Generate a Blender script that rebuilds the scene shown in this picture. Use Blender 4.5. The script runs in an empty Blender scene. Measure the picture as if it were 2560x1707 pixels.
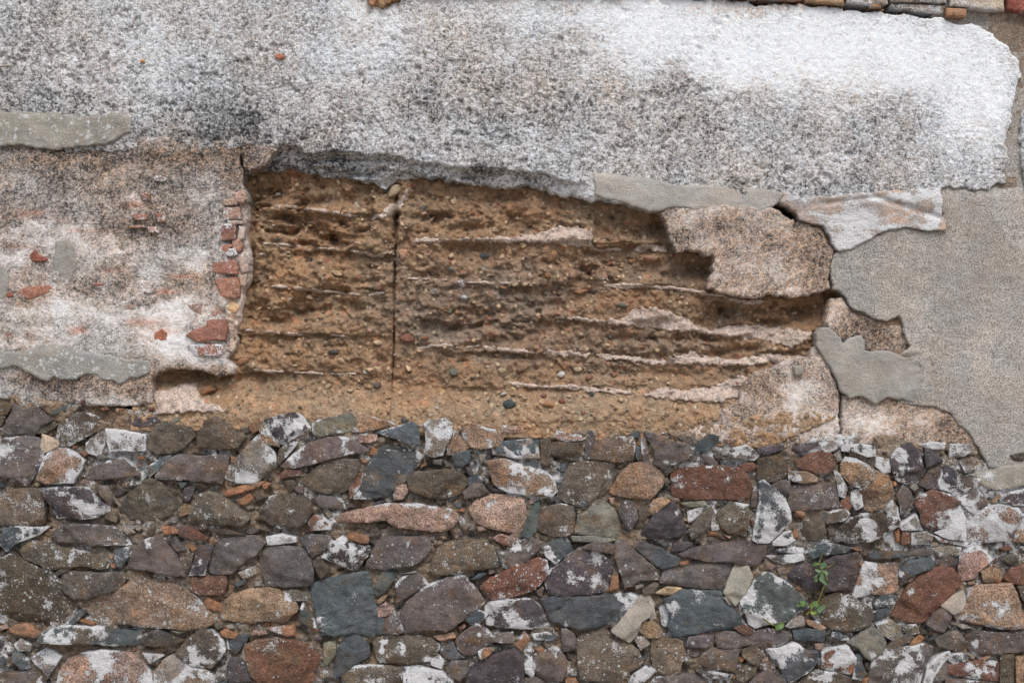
import bpy, math, random
import numpy as np
from mathutils import Vector

# ------------------------------------------------------------------ camera, sky, sun, exposure
SC = bpy.context.scene
PX = 800.0            # photograph pixels per metre on the wall face
CX, CY, CZ = 1280.0, 853.5, 1.55
CAMD = 4.45
cam = bpy.data.cameras.new('camera'); cam_o = bpy.data.objects.new('camera', cam)
SC.collection.objects.link(cam_o); SC.camera = cam_o
cam_o.location = (0, -CAMD, CZ); cam_o.rotation_euler = (math.radians(90), 0, 0)
cam.sensor_width = 36.0; cam.lens = 36.0 * CAMD / 3.2; cam.clip_start = 0.05; cam.clip_end = 500
SUN_EL, SUN_AZ = 56.0, 14.0
world = bpy.data.worlds.new('World'); SC.world = world; world.use_nodes = True
wn = world.node_tree; bg = wn.nodes['Background']
sky = wn.nodes.new('ShaderNodeTexSky'); sky.sky_type = 'NISHITA'; sky.sun_disc = False
sky.sun_elevation = math.radians(SUN_EL); sky.sun_rotation = math.radians(180 - SUN_AZ)
sky.air_density = 1.0; sky.dust_density = 4.0; sky.ozone_density = 1.0
wn.links.new(sky.outputs[0], bg.inputs[0]); bg.inputs[1].default_value = 0.11
sun = bpy.data.lights.new('sun', 'SUN'); sun_o = bpy.data.objects.new('sun', sun)
SC.collection.objects.link(sun_o); sun.energy = 1.5; sun.angle = math.radians(34); sun.color = (1.0, 0.97, 0.93)
_d = Vector((math.sin(math.radians(SUN_AZ)) * math.cos(math.radians(SUN_EL)), -math.cos(math.radians(SUN_AZ)) * math.cos(math.radians(SUN_EL)), math.sin(math.radians(SUN_EL))))
sun_o.rotation_euler = _d.to_track_quat('Z', 'Y').to_euler(); sun_o.location = (1, -3, 6)
SC.view_settings.view_transform = 'Standard'; SC.view_settings.look = 'None'
SC.view_settings.gamma = 1.0; SC.view_settings.use_curve_mapping = False
SC.view_settings.exposure = 0.55

rng = np.random.default_rng(7); random.seed(7)

# ------------------------------------------------------------------ noise
_T = np.random.default_rng(3).random((256, 256))
_T2 = np.random.default_rng(4).random((256, 256)); _T3 = np.random.default_rng(5).random((256, 256))
def vnoise(x, y, T=_T):
    xi = np.floor(x).astype(int); yi = np.floor(y).astype(int)
    fx = x - xi; fy = y - yi; fx = fx * fx * (3 - 2 * fx); fy = fy * fy * (3 - 2 * fy)
    a = T[xi & 255, yi & 255]; b = T[(xi + 1) & 255, yi & 255]; c = T[xi & 255, (yi + 1) & 255]; d = T[(xi + 1) & 255, (yi + 1) & 255]
    return (a * (1 - fx) + b * fx) * (1 - fy) + (c * (1 - fx) + d * fx) * fy
def fbm(x, y, s, o=4, sy=None, off=0.0):
    x = np.asarray(x, float) / s + off; y = np.asarray(y, float) / (sy or s) + off * 1.7
    r = 0; a = 0.5; t = 0
    for i in range(o):
        ca, sa = math.cos(i * 0.9), math.sin(i * 0.9)
        if sy and i < 2: ca, sa = 1, 0
        r = r + a * vnoise(x * ca - y * sa + i * 17.3, x * sa + y * ca + i * 9.1); t += a
        x = x * 2.03; y = y * 2.03; a *= 0.52
    return r / t
def worley(x, y, s, off=0.0, sy=None):
    x = np.asarray(x, float) / s + off; y = np.asarray(y, float) / (sy or s) + off
    xi = np.floor(x).astype(int); yi = np.floor(y).astype(int)
    d1 = np.full(x.shape, 9.0); d2 = np.full(x.shape, 9.0); cid = np.zeros(x.shape)
    for i in (-1, 0, 1):
        for j in (-1, 0, 1):
            a = (xi + i) & 255; b = (yi + j) & 255
            d = np.hypot(xi + i + _T[a, b] - x, yi + j + _T2[a, b] - y)
            m = d < d1; d2 = np.where(m, d1, np.minimum(d2, d)); cid = np.where(m, _T3[a, b], cid); d1 = np.where(m, d, d1)
    return d1, d2, cid
def ss(a, b, x):
    t = np.clip((x - a) / (b - a), 0, 1); return t * t * (3 - 2 * t)
def blobs(x, y, L):
    r = np.zeros(np.shape(x))
    for (bx, by, rx, ry, v) in L: r = r + v * np.exp(-(((x - bx) / rx) ** 2 + ((y - by) / ry) ** 2))
    return r

# ------------------------------------------------------------------ polygons in photograph pixels
def P(s, ox=0, oy=0, k=1.0):
    v = [float(t) for t in s.replace(',', ' ').split()]
    return np.array([(ox + v[i] * k, oy + v[i + 1] * k) for i in range(0, len(v), 2)])
def V(s): return P(s, 0, 0, 10.884)
def sdist(poly, x, y):
    x = np.asarray(x, float); y = np.asarray(y, float)
    sh = x.shape; x = x.ravel(); y = y.ravel()
    d = np.full(x.shape, 1e18); ins = np.zeros(x.shape, bool)
    n = len(poly)
    for i in range(n):
        ax, ay = poly[i]; bx, by = poly[(i + 1) % n]
        ex, ey = bx - ax, by - ay; L = ex * ex + ey * ey + 1e-9
        t = np.clip(((x - ax) * ex + (y - ay) * ey) / L, 0, 1)
        d = np.minimum(d, (x - ax - t * ex) ** 2 + (y - ay - t * ey) ** 2)
        if abs(ey) > 1e-9:
            c = ((ay > y) != (by > y)) & (x < ex * (y - ay) / ey + ax); ins ^= c
    return (np.where(ins, 1, -1) * np.sqrt(d)).reshape(sh)
def area(p):
    x, y = p[:, 0], p[:, 1]; return 0.5 * abs(np.dot(x, np.roll(y, -1)) - np.dot(y, np.roll(x, -1)))

# ------------------------------------------------------------------ mesh helpers
def world_xyz(px, py, h):
    return np.stack([(px - CX) / PX, -h / PX, CZ + (CY - py) / PX], -1)
def link(name, co, faces, mat, parent=None, col=None, mix=None, smooth=True, sharp=None):
    me = bpy.data.meshes.new(name); co = np.asarray(co, float)
    if isinstance(faces, np.ndarray):
        k = faces.shape[1]; nf = len(faces)
        me.vertices.add(len(co)); me.vertices.foreach_set('co', co.ravel())
        me.loops.add(nf * k); me.loops.foreach_set('vertex_index', faces.ravel().astype(np.int32))
        me.polygons.add(nf); me.polygons.foreach_set('loop_start', np.arange(0, nf * k, k, dtype=np.int32))
        me.polygons.foreach_set('loop_total', np.full(nf, k, np.int32)); me.update(calc_edges=True); me.validate()
    else:
        me.from_pydata(co.tolist(), [], faces); me.update()
    n = len(me.vertices)
    for nm, a in (('Col', col), ('Mix', mix)):
        if a is None: continue
        at = me.color_attributes.new(nm, 'FLOAT_COLOR', 'POINT')
        a = np.asarray(a, float)
        if a.ndim == 1: a = np.tile(a, (n, 1))
        at.data.foreach_set('color', np.concatenate([a[:, :3], np.ones((n, 1))], 1).astype(np.float32).ravel())
    me.polygons.foreach_set('use_smooth', np.full(len(me.polygons), smooth))
    if sharp: me.set_sharp_from_angle(angle=math.radians(sharp))
    me.materials.append(mat)
    o = bpy.data.objects.new(name, me); SC.collection.objects.link(o); o.parent = parent
    return o
def bbox_axis(lo, hi, sp, fine=(-60, 2620), coarse=4):
    out = [lo]
    while out[-1] < hi:
        p = out[-1]; out.append(p + (sp if fine[0] <= p <= fine[1] else sp * coarse))
    return np.array(out)
def patch(poly, sp, hf, jag=0.0, jags=14.0, rimw=6.0, rimh=3.0, depth=40.0, holes=(), outf=True, grow=0.0):
    """relief sheet inside a polygon, its rim rolled over and its sides carried back by depth; all in px"""
    lo = poly.min(0) - 2 * sp; hi = poly.max(0) + 2 * sp
    xs = bbox_axis(lo[0], hi[0], sp) if outf else np.arange(lo[0], hi[0], sp)
    ys = bbox_axis(lo[1], hi[1], sp, (-60, 1780)) if outf else np.arange(lo[1], hi[1], sp)
    X, Y = np.meshgrid(xs, ys, indexing='ij')
    sd = sdist(poly, X, Y) + grow
    for hp in holes: sd = np.minimum(sd, -sdist(hp, X, Y))
    if jag: sd = sd + jag * 2 * (fbm(X, Y, jags, 4, off=3.3) - 0.5)
    gx = np.gradient(sd, xs, axis=0); gy = np.gradient(sd, ys, axis=1); g2 = gx * gx + gy * gy + 1e-6
    keep = (sd[:-1, :-1] + sd[1:, :-1] + sd[1:, 1:] + sd[:-1, 1:]) > 0
    nx, ny = X.shape; idx = np.arange(nx * ny).reshape(nx, ny)
    q = np.stack([idx[:-1, :-1], idx[1:, :-1], idx[1:, 1:], idx[:-1, 1:]], -1)[keep]
    cnt = np.zeros((nx, ny), int)
    for a, b in ((0, 0), (1, 0), (1, 1), (0, 1)): cnt[a:nx - 1 + a, b:ny - 1 + b] += keep
    bnd = (cnt > 0) & (cnt < 4)
    lsx = np.gradient(xs)[:, None]; mv = np.clip(sd / g2, -0.95 * lsx, 0.95 * lsx)
    X2 = np.where(bnd, X - gx * mv, X); Y2 = np.where(bnd, Y - gy * mv, Y)
    sdc = np.where(bnd, 0, np.maximum(sd, 0))
    H = hf(X2, Y2, sdc)
    H = H - rimh * (1 - np.clip(sdc / rimw, 0, 1)) ** 2
    used = np.unique(q); mp = -np.ones(nx * ny, int); mp[used] = np.arange(len(used))
    q = mp[q][:, ::-1] if False else mp[q]
    co = np.stack([X2.ravel()[used], Y2.ravel()[used], H.ravel()[used]], -1)
    sdu = sdc.ravel()[used]
    # skirt
    e = np.concatenate([q[:, [0, 1]], q[:, [1, 2]], q[:, [2, 3]], q[:, [3, 0]]])
    key = np.sort(e, 1); k1 = key[:, 0] * (len(co) + 1) + key[:, 1]
    u, inv, c = np.unique(k1, return_inverse=True, return_counts=True)
    be = e[c[inv] == 1]
    bv = np.unique(be); m2 = -np.ones(len(co), int); m2[bv] = np.arange(len(bv)) + len(co)
    back = co[bv].copy(); back[:, 2] -= depth
    co2 = np.concatenate([co, back])
    sk = np.stack([be[:, 1], be[:, 0], m2[be[:, 0]], m2[be[:, 1]]], -1)
    q = np.concatenate([q, sk]); sdu = np.concatenate([sdu, np.zeros(len(bv))])
    return co2, q, sdu
def sheet(name, poly, sp, hf, cf, mat, parent, **kw):
    sm = kw.pop('smooth', True); sharp = kw.pop('sharp', None)
    co, q, sd = patch(poly, sp, hf, **kw)
    col, mix = cf(co[:, 0], co[:, 1], sd, co[:, 2])
    return link(name, world_xyz(co[:, 0], co[:, 1], co[:, 2]), q, mat, parent, col, mix, smooth=sm, sharp=sharp)

# ------------------------------------------------------------------ materials
class NT:
    def __init__(s, name):
        s.m = bpy.data.materials.new(name); s.m.use_nodes = True; s.t = s.m.node_tree; s.t.nodes.clear()
        s.out = s.n('ShaderNodeOutputMaterial'); s.b = s.n('ShaderNodeBsdfPrincipled')
        s.l(s.b.outputs[0], s.out.inputs[0]); s.geo = s.n('ShaderNodeNewGeometry').outputs['Position']
    def n(s, t, **kw):
        x = s.t.nodes.new(t)
        for k, v in kw.items(): setattr(x, k, v)
        return x
    def l(s, a, b): s.t.links.new(a, b)
    def put(s, sock, v):
        if hasattr(v, 'node'): s.l(v, sock)
        elif v is not None: sock.default_value = v
    def noise(s, scale, detail=4, rough=0.6, vec=None, dist=0.0):
        x = s.n('ShaderNodeTexNoise'); s.l(vec or s.geo, x.inputs['Vector'])
        x.inputs['Scale'].default_value = scale; x.inputs['Detail'].default_value = detail
        x.inputs['Roughness'].default_value = rough; x.inputs['Distortion'].default_value = dist
        return x.outputs['Fac']
    def vor(s, scale, feature='F1', vec=None, rnd=1.0):
        x = s.n('ShaderNodeTexVoronoi', feature=feature); s.l(vec or s.geo, x.inputs['Vector'])
        x.inputs['Scale'].default_value = scale; x.inputs['Randomness'].default_value = rnd
        return x
    def math(s, op, a, b=None, c=None, clamp=False):
        x = s.n('ShaderNodeMath', operation=op, use_clamp=clamp)
        s.put(x.inputs[0], a); s.put(x.inputs[1], b)
        if c is not None: s.put(x.inputs[2], c)
        return x.outputs[0]
    def rng(s, v, a, b, c=0.0, d=1.0, smooth=False):
        x = s.n('ShaderNodeMapRange'); x.clamp = True
        if smooth: x.interpolation_type = 'SMOOTHSTEP'
        for i, t in enumerate((v, a, b, c, d)): s.put(x.inputs[i], t)
        return x.outputs[0]
    def mix(s, f, a, b, mode='MIX'):
        x = s.n('ShaderNodeMix', data_type='RGBA', blend_type=mode)
        s.put(x.inputs[0], f); s.put(x.inputs[6], a); s.put(x.inputs[7], b)
        return x.outputs[2]
    def scale3(s, vec, v):
        x = s.n('ShaderNodeVectorMath', operation='MULTIPLY'); s.l(vec, x.inputs[0]); x.inputs[1].default_value = v
        return x.outputs[0]
    def attr(s, nm):
        x = s.n('ShaderNodeAttribute', attribute_name=nm); return x.outputs['Color']
    def sep(s, c):
        x = s.n('ShaderNodeSeparateColor'); s.l(c, x.inputs[0]); return x.outputs
    def gray(s, f):
        x = s.n('ShaderNodeCombineColor')
        for i in range(3): s.l(f, x.inputs[i])
        return x.outputs[0]
    def bump(s, h, dist, strength=1.0, prev=None):
        x = s.n('ShaderNodeBump'); s.l(h, x.inputs['Height']); x.inputs['Distance'].default_value = dist
        x.inputs['Strength'].default_value = strength
        if prev is not None: s.l(prev, x.inputs['Normal'])
        return x.outputs[0]
WHITE = (0.66, 0.675, 0.69, 1)
def masonry(name, grain=150.0, mid=38.0, var=0.5, speck=0.35, bumpd=0.004, rough=0.9, white=WHITE, hue=0.25, aniso=None, stain=0.0):
    """colour from Col, coat of limewash from Mix.r, lichen spots from Mix.g, grain contrast from Mix.b"""
    k = NT(name); col = k.attr('Col'); mr, mg, mb = k.sep(k.attr('Mix'))[:3]
    vec = k.scale3(k.geo, aniso) if aniso else k.geo
    nb = k.rng(k.noise(7.0, 3), 0.35, 0.65); nm = k.rng(k.noise(mid, 5, 0.65, vec), 0.3, 0.7)
    nf = k.rng(k.noise(grain, 3, 0.7), 0.3, 0.7); nf2 = k.rng(k.noise(grain * 2.3, 2, 0.6), 0.3, 0.7)
    # body
    f = k.math('MULTIPLY_ADD', nm, var, 1.0 - var * 0.5)
    g = k.math('MULTIPLY', k.math('SUBTRACT', k.math('MULTIPLY_ADD', nf, 0.6, k.math('MULTIPLY', nf2, 0.4)), 0.5), k.math('MULTIPLY', mb, 1.6))
    f = k.math('MULTIPLY', f, k.math('ADD', g, 1.0))
    c = k.mix(1.0, col, k.gray(f), 'MULTIPLY')
    warm = k.mix(k.math('MULTIPLY', nb, hue), c, k.mix(1.0, c, (1.35, 0.98, 0.70, 1), 'MULTIPLY'))
    nh = k.rng(k.noise(mid * 0.45, 3), 0.45, 0.7)
    c = k.mix(k.math('MULTIPLY', nh, hue), warm, k.mix(1.0, c, (0.8, 0.97, 1.12, 1), 'MULTIPLY'))
    if stain:
        st = k.rng(k.noise(16.0, 5, 0.65, None, 0.6), 0.54, 0.66)
        c = k.mix(k.math('MULTIPLY', st, stain), c, k.mix(1.0, c, (1.35, 1.02, 0.72, 1), 'MULTIPLY'))
        st2 = k.rng(k.noise(21.0, 4, 0.6, k.scale3(k.geo, (1.0, 1.0, 1.9)), 0.4), 0.55, 0.64)
        c = k.mix(k.math('MULTIPLY', st2, stain), c, k.mix(1.0, c, (0.62, 0.64, 0.70, 1), 'MULTIPLY'))
    # dark pits
    pit = k.math('MULTIPLY', k.rng(nf2, 0.86, 1.0), speck)
    c = k.mix(pit, c, k.mix(1.0, c, (0.3, 0.27, 0.25, 1), 'MULTIPLY'))
    # lichen dots
    mg = k.math('MULTIPLY', mg, k.rng(k.noise(24.0, 3), 0.40, 0.62, 0.35, 1.15))
    v = k.vor(62.0); dr = k.math('SUBTRACT', k.math('MULTIPLY', k.sep(v.outputs['Color'])[0], 0.30), 0.06)
    dot = k.math('MULTIPLY', k.math('LESS_THAN', k.math('ADD', v.outputs['Distance'], k.math('MULTIPLY', nf, 0.08)), k.math('MULTIPLY', dr, k.math('MULTIPLY', mg, 1.6))), 0.85)
    v2 = k.vor(135.0); dr2 = k.math('SUBTRACT', k.math('MULTIPLY', k.sep(v2.outputs['Color'])[0], 0.42), 0.16)
    dot2 = k.math('MULTIPLY', k.math('LESS_THAN', v2.outputs['Distance'], k.math('MULTIPLY', dr2, k.math('MULTIPLY', mg, 1.5))), 0.8)
    c = k.mix(k.math('MAXIMUM', dot, dot2), c, (0.52, 0.55, 0.56, 1))
    # limewash
    w = k.math('ADD', k.math('MULTIPLY', nm, 0.40), k.math('ADD', k.math('MULTIPLY', nf, 0.40), k.math('MULTIPLY', nf2, 0.20)))
    wm = k.rng(k.math('ADD', w, mr), 0.92, 1.10)
    wc = k.mix(1.0, white, k.gray(k.math('MULTIPLY_ADD', nf2, 0.28, 0.84)), 'MULTIPLY')
    c = k.mix(wm, c, wc)
    k.l(c, k.b.inputs['Base Color'])
    k.b.inputs['Roughness'].default_value = rough; k.b.inputs['Specular IOR Level'].default_value = 0.25
    h = k.math('ADD', k.math('MULTIPLY', nm, 0.5), k.math('ADD', k.math('MULTIPLY', nf, 0.35), k.math('MULTIPLY', nf2, 0.18)))
    h = k.math('ADD', h, k.math('MULTIPLY', wm, 0.15))
    k.l(k.bump(h, bumpd), k.b.inputs['Normal'])
    return k.m
def roughcast(name, sc=1.0, bd=0.0045, tanb=0.0, con=0.80, lift=0.0, tancol=(1.42, 0.97, 0.66), td=0.03):
    """lime and sand thrown render: every grain its own tone. Mix.r limewash, Mix.g tan, Mix.b dark growth"""
    k = NT(name); mr, mg, mb = k.sep(k.attr('Mix'))[:3]; col = k.attr('Col')
    wv = k.n('ShaderNodeVectorMath', operation='MULTIPLY_ADD'); nn = k.n('ShaderNodeTexNoise'); k.l(k.geo, nn.inputs['Vector']); nn.inputs['Scale'].default_value = 120
    k.l(nn.outputs['Color'], wv.inputs[0]); wv.inputs[1].default_value = (0.008,) * 3; k.l(k.geo, wv.inputs[2])
    v1 = k.vor(125.0 * sc, vec=wv.outputs[0]); v2 = k.vor(270.0 * sc, vec=wv.outputs[0])
    r1 = k.sep(v1.outputs['Color']); r2 = k.sep(v2.outputs['Color'])
    nm = k.rng(k.noise(55.0, 5, 0.7), 0.3, 0.7); nf = k.rng(k.noise(190.0 * sc, 3, 0.7), 0.3, 0.7); nb = k.rng(k.noise(13.0, 4, 0.6), 0.33, 0.67)
    s = k.math('ADD', k.math('MULTIPLY', r1[0], 0.34), k.math('ADD', k.math('MULTIPLY', r2[0], 0.20), k.math('ADD', k.math('MULTIPLY', nf, 0.34), k.math('MULTIPLY', nm, 0.26))))
    s = k.math('ADD', s, k.math('SUBTRACT', k.math('MULTIPLY', mr, 0.62), k.math('MULTIPLY', mb, 0.40)))
    s = k.math('ADD', s, k.math('MULTIPLY', k.math('SUBTRACT', nb, 0.5), 0.13))
    s = k.math('MULTIPLY_ADD', k.math('SUBTRACT', s, 0.57), con, 0.57 - lift)
    s = k.math('SUBTRACT', s, k.math('MULTIPLY', mg, td))
    cr = k.n('ShaderNodeValToRGB'); e = cr.color_ramp; k.l(s, cr.inputs[0])
    pts = [(0.27, (0.04, 0.042, 0.048)), (0.39, (0.15, 0.15, 0.15)), (0.50, (0.32, 0.32, 0.315)), (0.62, (0.50, 0.50, 0.50)), (0.75, (0.70, 0.71, 0.72)), (0.95, (0.82, 0.83, 0.835))]
    e.elements[0].position = pts[0][0]; e.elements[0].color = pts[0][1] + (1,)
    e.elements[1].position = pts[-1][0]; e.elements[1].color = pts[-1][1] + (1,)
    for p, c in pts[1:-1]: x = e.elements.new(p); x.color = c + (1,)
    c = k.mix(1.0, cr.outputs[0], col, 'MULTIPLY')
    TAN = tancol + (1,)
    tn = k.math('MULTIPLY', k.math('SUBTRACT', 1.0, k.rng(s, 0.62, 0.9)), k.math('MULTIPLY_ADD', r1[1], 0.8, k.math('MULTIPLY', nm, 0.6)), clamp=True)
    c = k.mix(k.math('MULTIPLY', tn, k.math('ADD', mg, tanb), clamp=True), c, k.mix(1.0, c, TAN, 'MULTIPLY'))
    blue = k.math('MULTIPLY', k.math('GREATER_THAN', r2[2], 0.9), 0.5)
    c = k.mix(blue, c, k.mix(1.0, c, (0.62, 0.78, 0.95, 1), 'MULTIPLY'))
    k.l(c, k.b.inputs['Base Color']); k.b.inputs['Roughness'].default_value = 0.93; k.b.inputs['Specular IOR Level'].default_value = 0.2
    h = k.math('ADD', k.math('MULTIPLY', k.math('SUBTRACT', 1.0, v1.outputs['Distance']), 0.5), k.math('ADD', k.math('MULTIPLY', nf, 0.5), k.math('MULTIPLY', nm, 0.5)))
    hs = k.n('ShaderNodeMix', data_type='FLOAT'); k.l(k.rng(mr, 0.25, 0.7), hs.inputs[0]); k.l(h, hs.inputs[2]); k.l(k.math('MULTIPLY', h, 0.30), hs.inputs[3])
    k.l(k.bump(hs.outputs[0], bd), k.b.inputs['Normal'])
    return k.m
M_stone = masonry('stone_surface', grain=200, mid=34, var=0.7, speck=0.8, bumpd=0.009, rough=0.78, hue=0.22, stain=0.6)
M_mortar = masonry('lime_mortar', grain=170, mid=55, var=0.7, speck=0.7, bumpd=0.009, hue=0.5)
M_earth = masonry('rammed_earth', grain=150, mid=48, var=0.55, speck=0.65, bumpd=0.009, rough=0.97, hue=0.45)
M_lime = masonry('lime_seam_mortar', grain=190, mid=60, var=0.3, speck=0.6, bumpd=0.007, hue=0.25)
M_plaster = masonry('old_lime_plaster', grain=190, mid=48, var=0.55, speck=0.75, bumpd=0.006, hue=0.6, aniso=(0.7, 1, 1.25))
M_cement = masonry('cement_render', grain=210, mid=26, var=0.22, speck=0.6, bumpd=0.005, hue=0.25)
M_brick = masonry('fired_brick', grain=200, mid=50, var=0.45, speck=0.5, bumpd=0.004, hue=0.3)
M_rough = roughcast('roughcast_render')
M_fine = roughcast('worn_lime_plaster', 1.5, 0.0035, 0.15, 0.68, -0.02, (1.34, 0.96, 0.70), 0.09)
M_seam = roughcast('lime_and_sand', 1.7, 0.004, 0.18, 0.55, 0.0)
def simple(name, col, rough=0.8, var=0.4, scale=60, **kw):
    k = NT(name); n = k.rng(k.noise(scale, 4), 0.3, 0.7)
    c = k.mix(1.0, col + (1,), k.gray(k.math('MULTIPLY_ADD', n, var, 1 - var / 2)), 'MULTIPLY')
    k.l(c, k.b.inputs['Base Color']); k.b.inputs['Roughness'].default_value = rough
    k.l(k.bump(n, kw.get('bump', 0.002)), k.b.inputs['Normal'])
    return k.m

# ------------------------------------------------------------------ the setting
def tag(o, label=None, cat=None, group=None, kind=None):
    for a, b in (('label', label), ('category', cat), ('group', group), ('kind', kind)):
        if b: o[a] = b
    return o
def ground():
    n = 60; xs = np.concatenate([-np.geomspace(90, 3, 14), np.linspace(-2.6, 2.6, 40), np.geomspace(3, 90, 14)])
    X, Y = np.meshgrid(xs, xs, indexing='ij'); Z = 0.02 * (fbm(X * 30, Y * 30, 40, 3) - 0.5)
    idx = np.arange(X.size).reshape(X.shape)
    q = np.stack([idx[:-1, :-1], idx[1:, :-1], idx[1:, 1:], idx[:-1, 1:]], -1).reshape(-1, 4)
    m = simple('packed_dirt', (0.30, 0.26, 0.21), 0.95, 0.5, 9, bump=0.02)
    tag(link('ground', np.stack([X, Y, Z], -1).reshape(-1, 3), q, m), kind='structure')
ground()
wall = bpy.data.objects.new('old_wall', None); SC.collection.objects.link(wall)
tag(wall, 'old wall of rubble stone below and rammed earth above, its lime render broken away', 'wall', kind='thing')
wall.empty_display_size = 0.3
def box_mesh(x0, x1, y0, y1, z0, z1):
    co = [(x, y, z) for x in (x0, x1) for y in (y0, y1) for z in (z0, z1)]
    return co, [(0, 1, 3, 2), (4, 6, 7, 5), (0, 4, 5, 1), (2, 3, 7, 6), (0, 2, 6, 4), (1, 5, 7, 3)]
XL, XR, YT, YB = -1100.0, 3660.0, -760.0, 2090.0
co, fc = box_mesh((XL - CX) / PX, (XR - CX) / PX, 0.17, 0.62, -0.05, CZ + (CY - YT) / PX - 0.003)
link('wall_core', co, fc, M_earth, wall, (0.28, 0.2, 0.13), (0, 0, .4), smooth=False)

# ------------------------------------------------------------------ rammed earth
SEAM_L = [40.5, 48.6, 57.6, 66.2, 76.8, 85.8, 95.5]
SEAM_R = [42.5, 55.4, 65.4, 73.6, 80.8, 88.8, 96.5]
CAV = [(62, 42.5, 3.5, 2.2, 22), (72, 45.6, 6, 1.3, 20), (80, 45, 4, 2, 14), (66, 52.6, 6, .9, 26), (76, 54.2, 6, .8, 22), (70, 71.5, 7, 1, 14), (61, 74, 4, 1, 14),
       (98, 49.5, 5, 1.0, 20), (107, 52, 5, 1.0, 20), (116, 50.5, 4, 1, 10), (112, 72, 5, 1.3, 16), (104, 75, 4, 1.2, 12), (150, 51.5, 4.5, 3, 34), (143, 50, 4, 2.5, 22), (139, 53, 2.5, 2.4, 18),
       (161, 61.5, 3.5, 2.5, 38), (155, 62.5, 4, 1.5, 12), (175, 72.8, 5, 1.6, 22), (185, 71.5, 5, 2.5, 34), (168, 71.5, 5, 1.3, 16), (150, 77.8, 10, 1.0, 12), (172, 80.3, 6, 1, 12),
       (38, 87, 4, 1.6, 18), (44, 86, 6, 1, 10), (128, 59.5, 4, 1.6, 12), (135, 62, 3, 2.0, 14), (90.2, 50, .8, 3, 30), (58, 80, 1.5, 4, 14), (56.5, 60, 1.2, 10, 16), (57, 48, 1.2, 6, 16), (150, 85.8, 14, 1.0, 10), (47.5, 90.2, 2, 1.3, 14)]
CAV = [(a * 10.884, b * 10.884, c * 10.884, d * 10.884, e) for a, b, c, d, e in CAV]
def crack_x(y): return 988 - 0.022 * (y - 450) + 5 * (fbm(0 * y, y, 60, 3) - 0.5)
def earth_h(x, y):
    vx = x / 10.884; vy = y / 10.884 + 1.2 * (fbm(x, 0 * y, 260, 2) - 0.5) * ss(45, 52, y / 10.884) + 1.5 * (fbm(x, y, 38, 3, off=77.) - .5)
    left = x < crack_x(y)
    t = np.zeros_like(x)
    for S, m in ((SEAM_L, left), (SEAM_R, ~left)):
        tt = np.zeros_like(x)
        for a, b in zip(S[:-1], S[1:]): tt = np.where((vy >= a) & (vy < b), (vy - a) / (b - a), tt)
        t = np.where(m, tt, t)
    amp = 0.15 + 1.5 * ss(.38, .66, fbm(x, y, 130, 3, off=19.))
    base = -54 + 20 * (fbm(x, y, 330, 3) - 0.5) - 14 * ss(52, 42, vy)
    base = base + 4 * np.where(left, -1, 1)
    base = base + ss(86, 97, vy) * 46 + ss(60, 40, vx) * ss(80, 90, vy) * 8
    h = base + amp * 0.8 * (9 * ss(0.2, 0.9, t) - 9 * np.exp(-((t - 0.13) / 0.10) ** 2) * ss(.45, .62, fbm(x, y, 90, 2, off=23.))) * (1 - 0.8 * ss(85, 92, vy))
    n = fbm(x, y, 120, 4, sy=66, off=5.0); rug = np.clip(0.5 + blobs(x / 10.884, y / 10.884, [(70, 45, 22, 9, .9), (70, 54, 16, 3, .7), (104, 50, 14, 4, .6), (148, 51, 10, 4, .6), (136, 61, 12, 4, .8), (70, 70, 16, 4, .4), (176, 71, 16, 4, .8), (110, 74, 14, 4, .4), (150, 78, 20, 2.5, .5)]), 0, 1.2)
    k = (1 - 0.75 * ss(84, 92, vy))
    h = h - 28 * k * rug * ss(0.56, 0.72, n)
    d1, d2, c = worley(x, y, 34); h = h + k * 15 * rug * (1 - np.clip(d1, 0, 1)) * ss(0.3, 0.8, c)
    d1, d2, c = worley(x, y, 15, 7.7); h = h + (0.4 + 0.6 * k) * 8.0 * (1 - np.clip(d1, 0, 1)) * (0.3 + c)
    h = h + 17 * (0.3 + 0.7 * k) * (fbm(x, y, 46, 4, off=2.0) - 0.5) + 8 * (0.5 + 0.5 * k) * (fbm(x, y, 9, 3, off=8.0) - 0.5)
    h = h - k * rug * 13 * ss(0.60, 0.72, fbm(x, y, 34, 3, sy=22, off=11.0))
    d1, d2, c = worley(x, y, 7.5, 17.7); h = h + 3.0 * (1 - np.clip(d1, 0, 1)) * c
    h = h - blobs(x, y, CAV) * (1.0 + 0.7 * fbm(x, y, 30, 2))
    cw = 3.0 + 2.5 * np.exp(-((vy - 49) / 4) ** 2) - 1.5 * ss(72, 86, vy)
    h = h - 34 * np.exp(-((x - crack_x(y)) / cw) ** 2) * ss(42, 45, vy) * ss(93, 86, vy) * (0.4 + 0.8 * fbm(0 * x, y, 40, 2))
    return h
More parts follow.
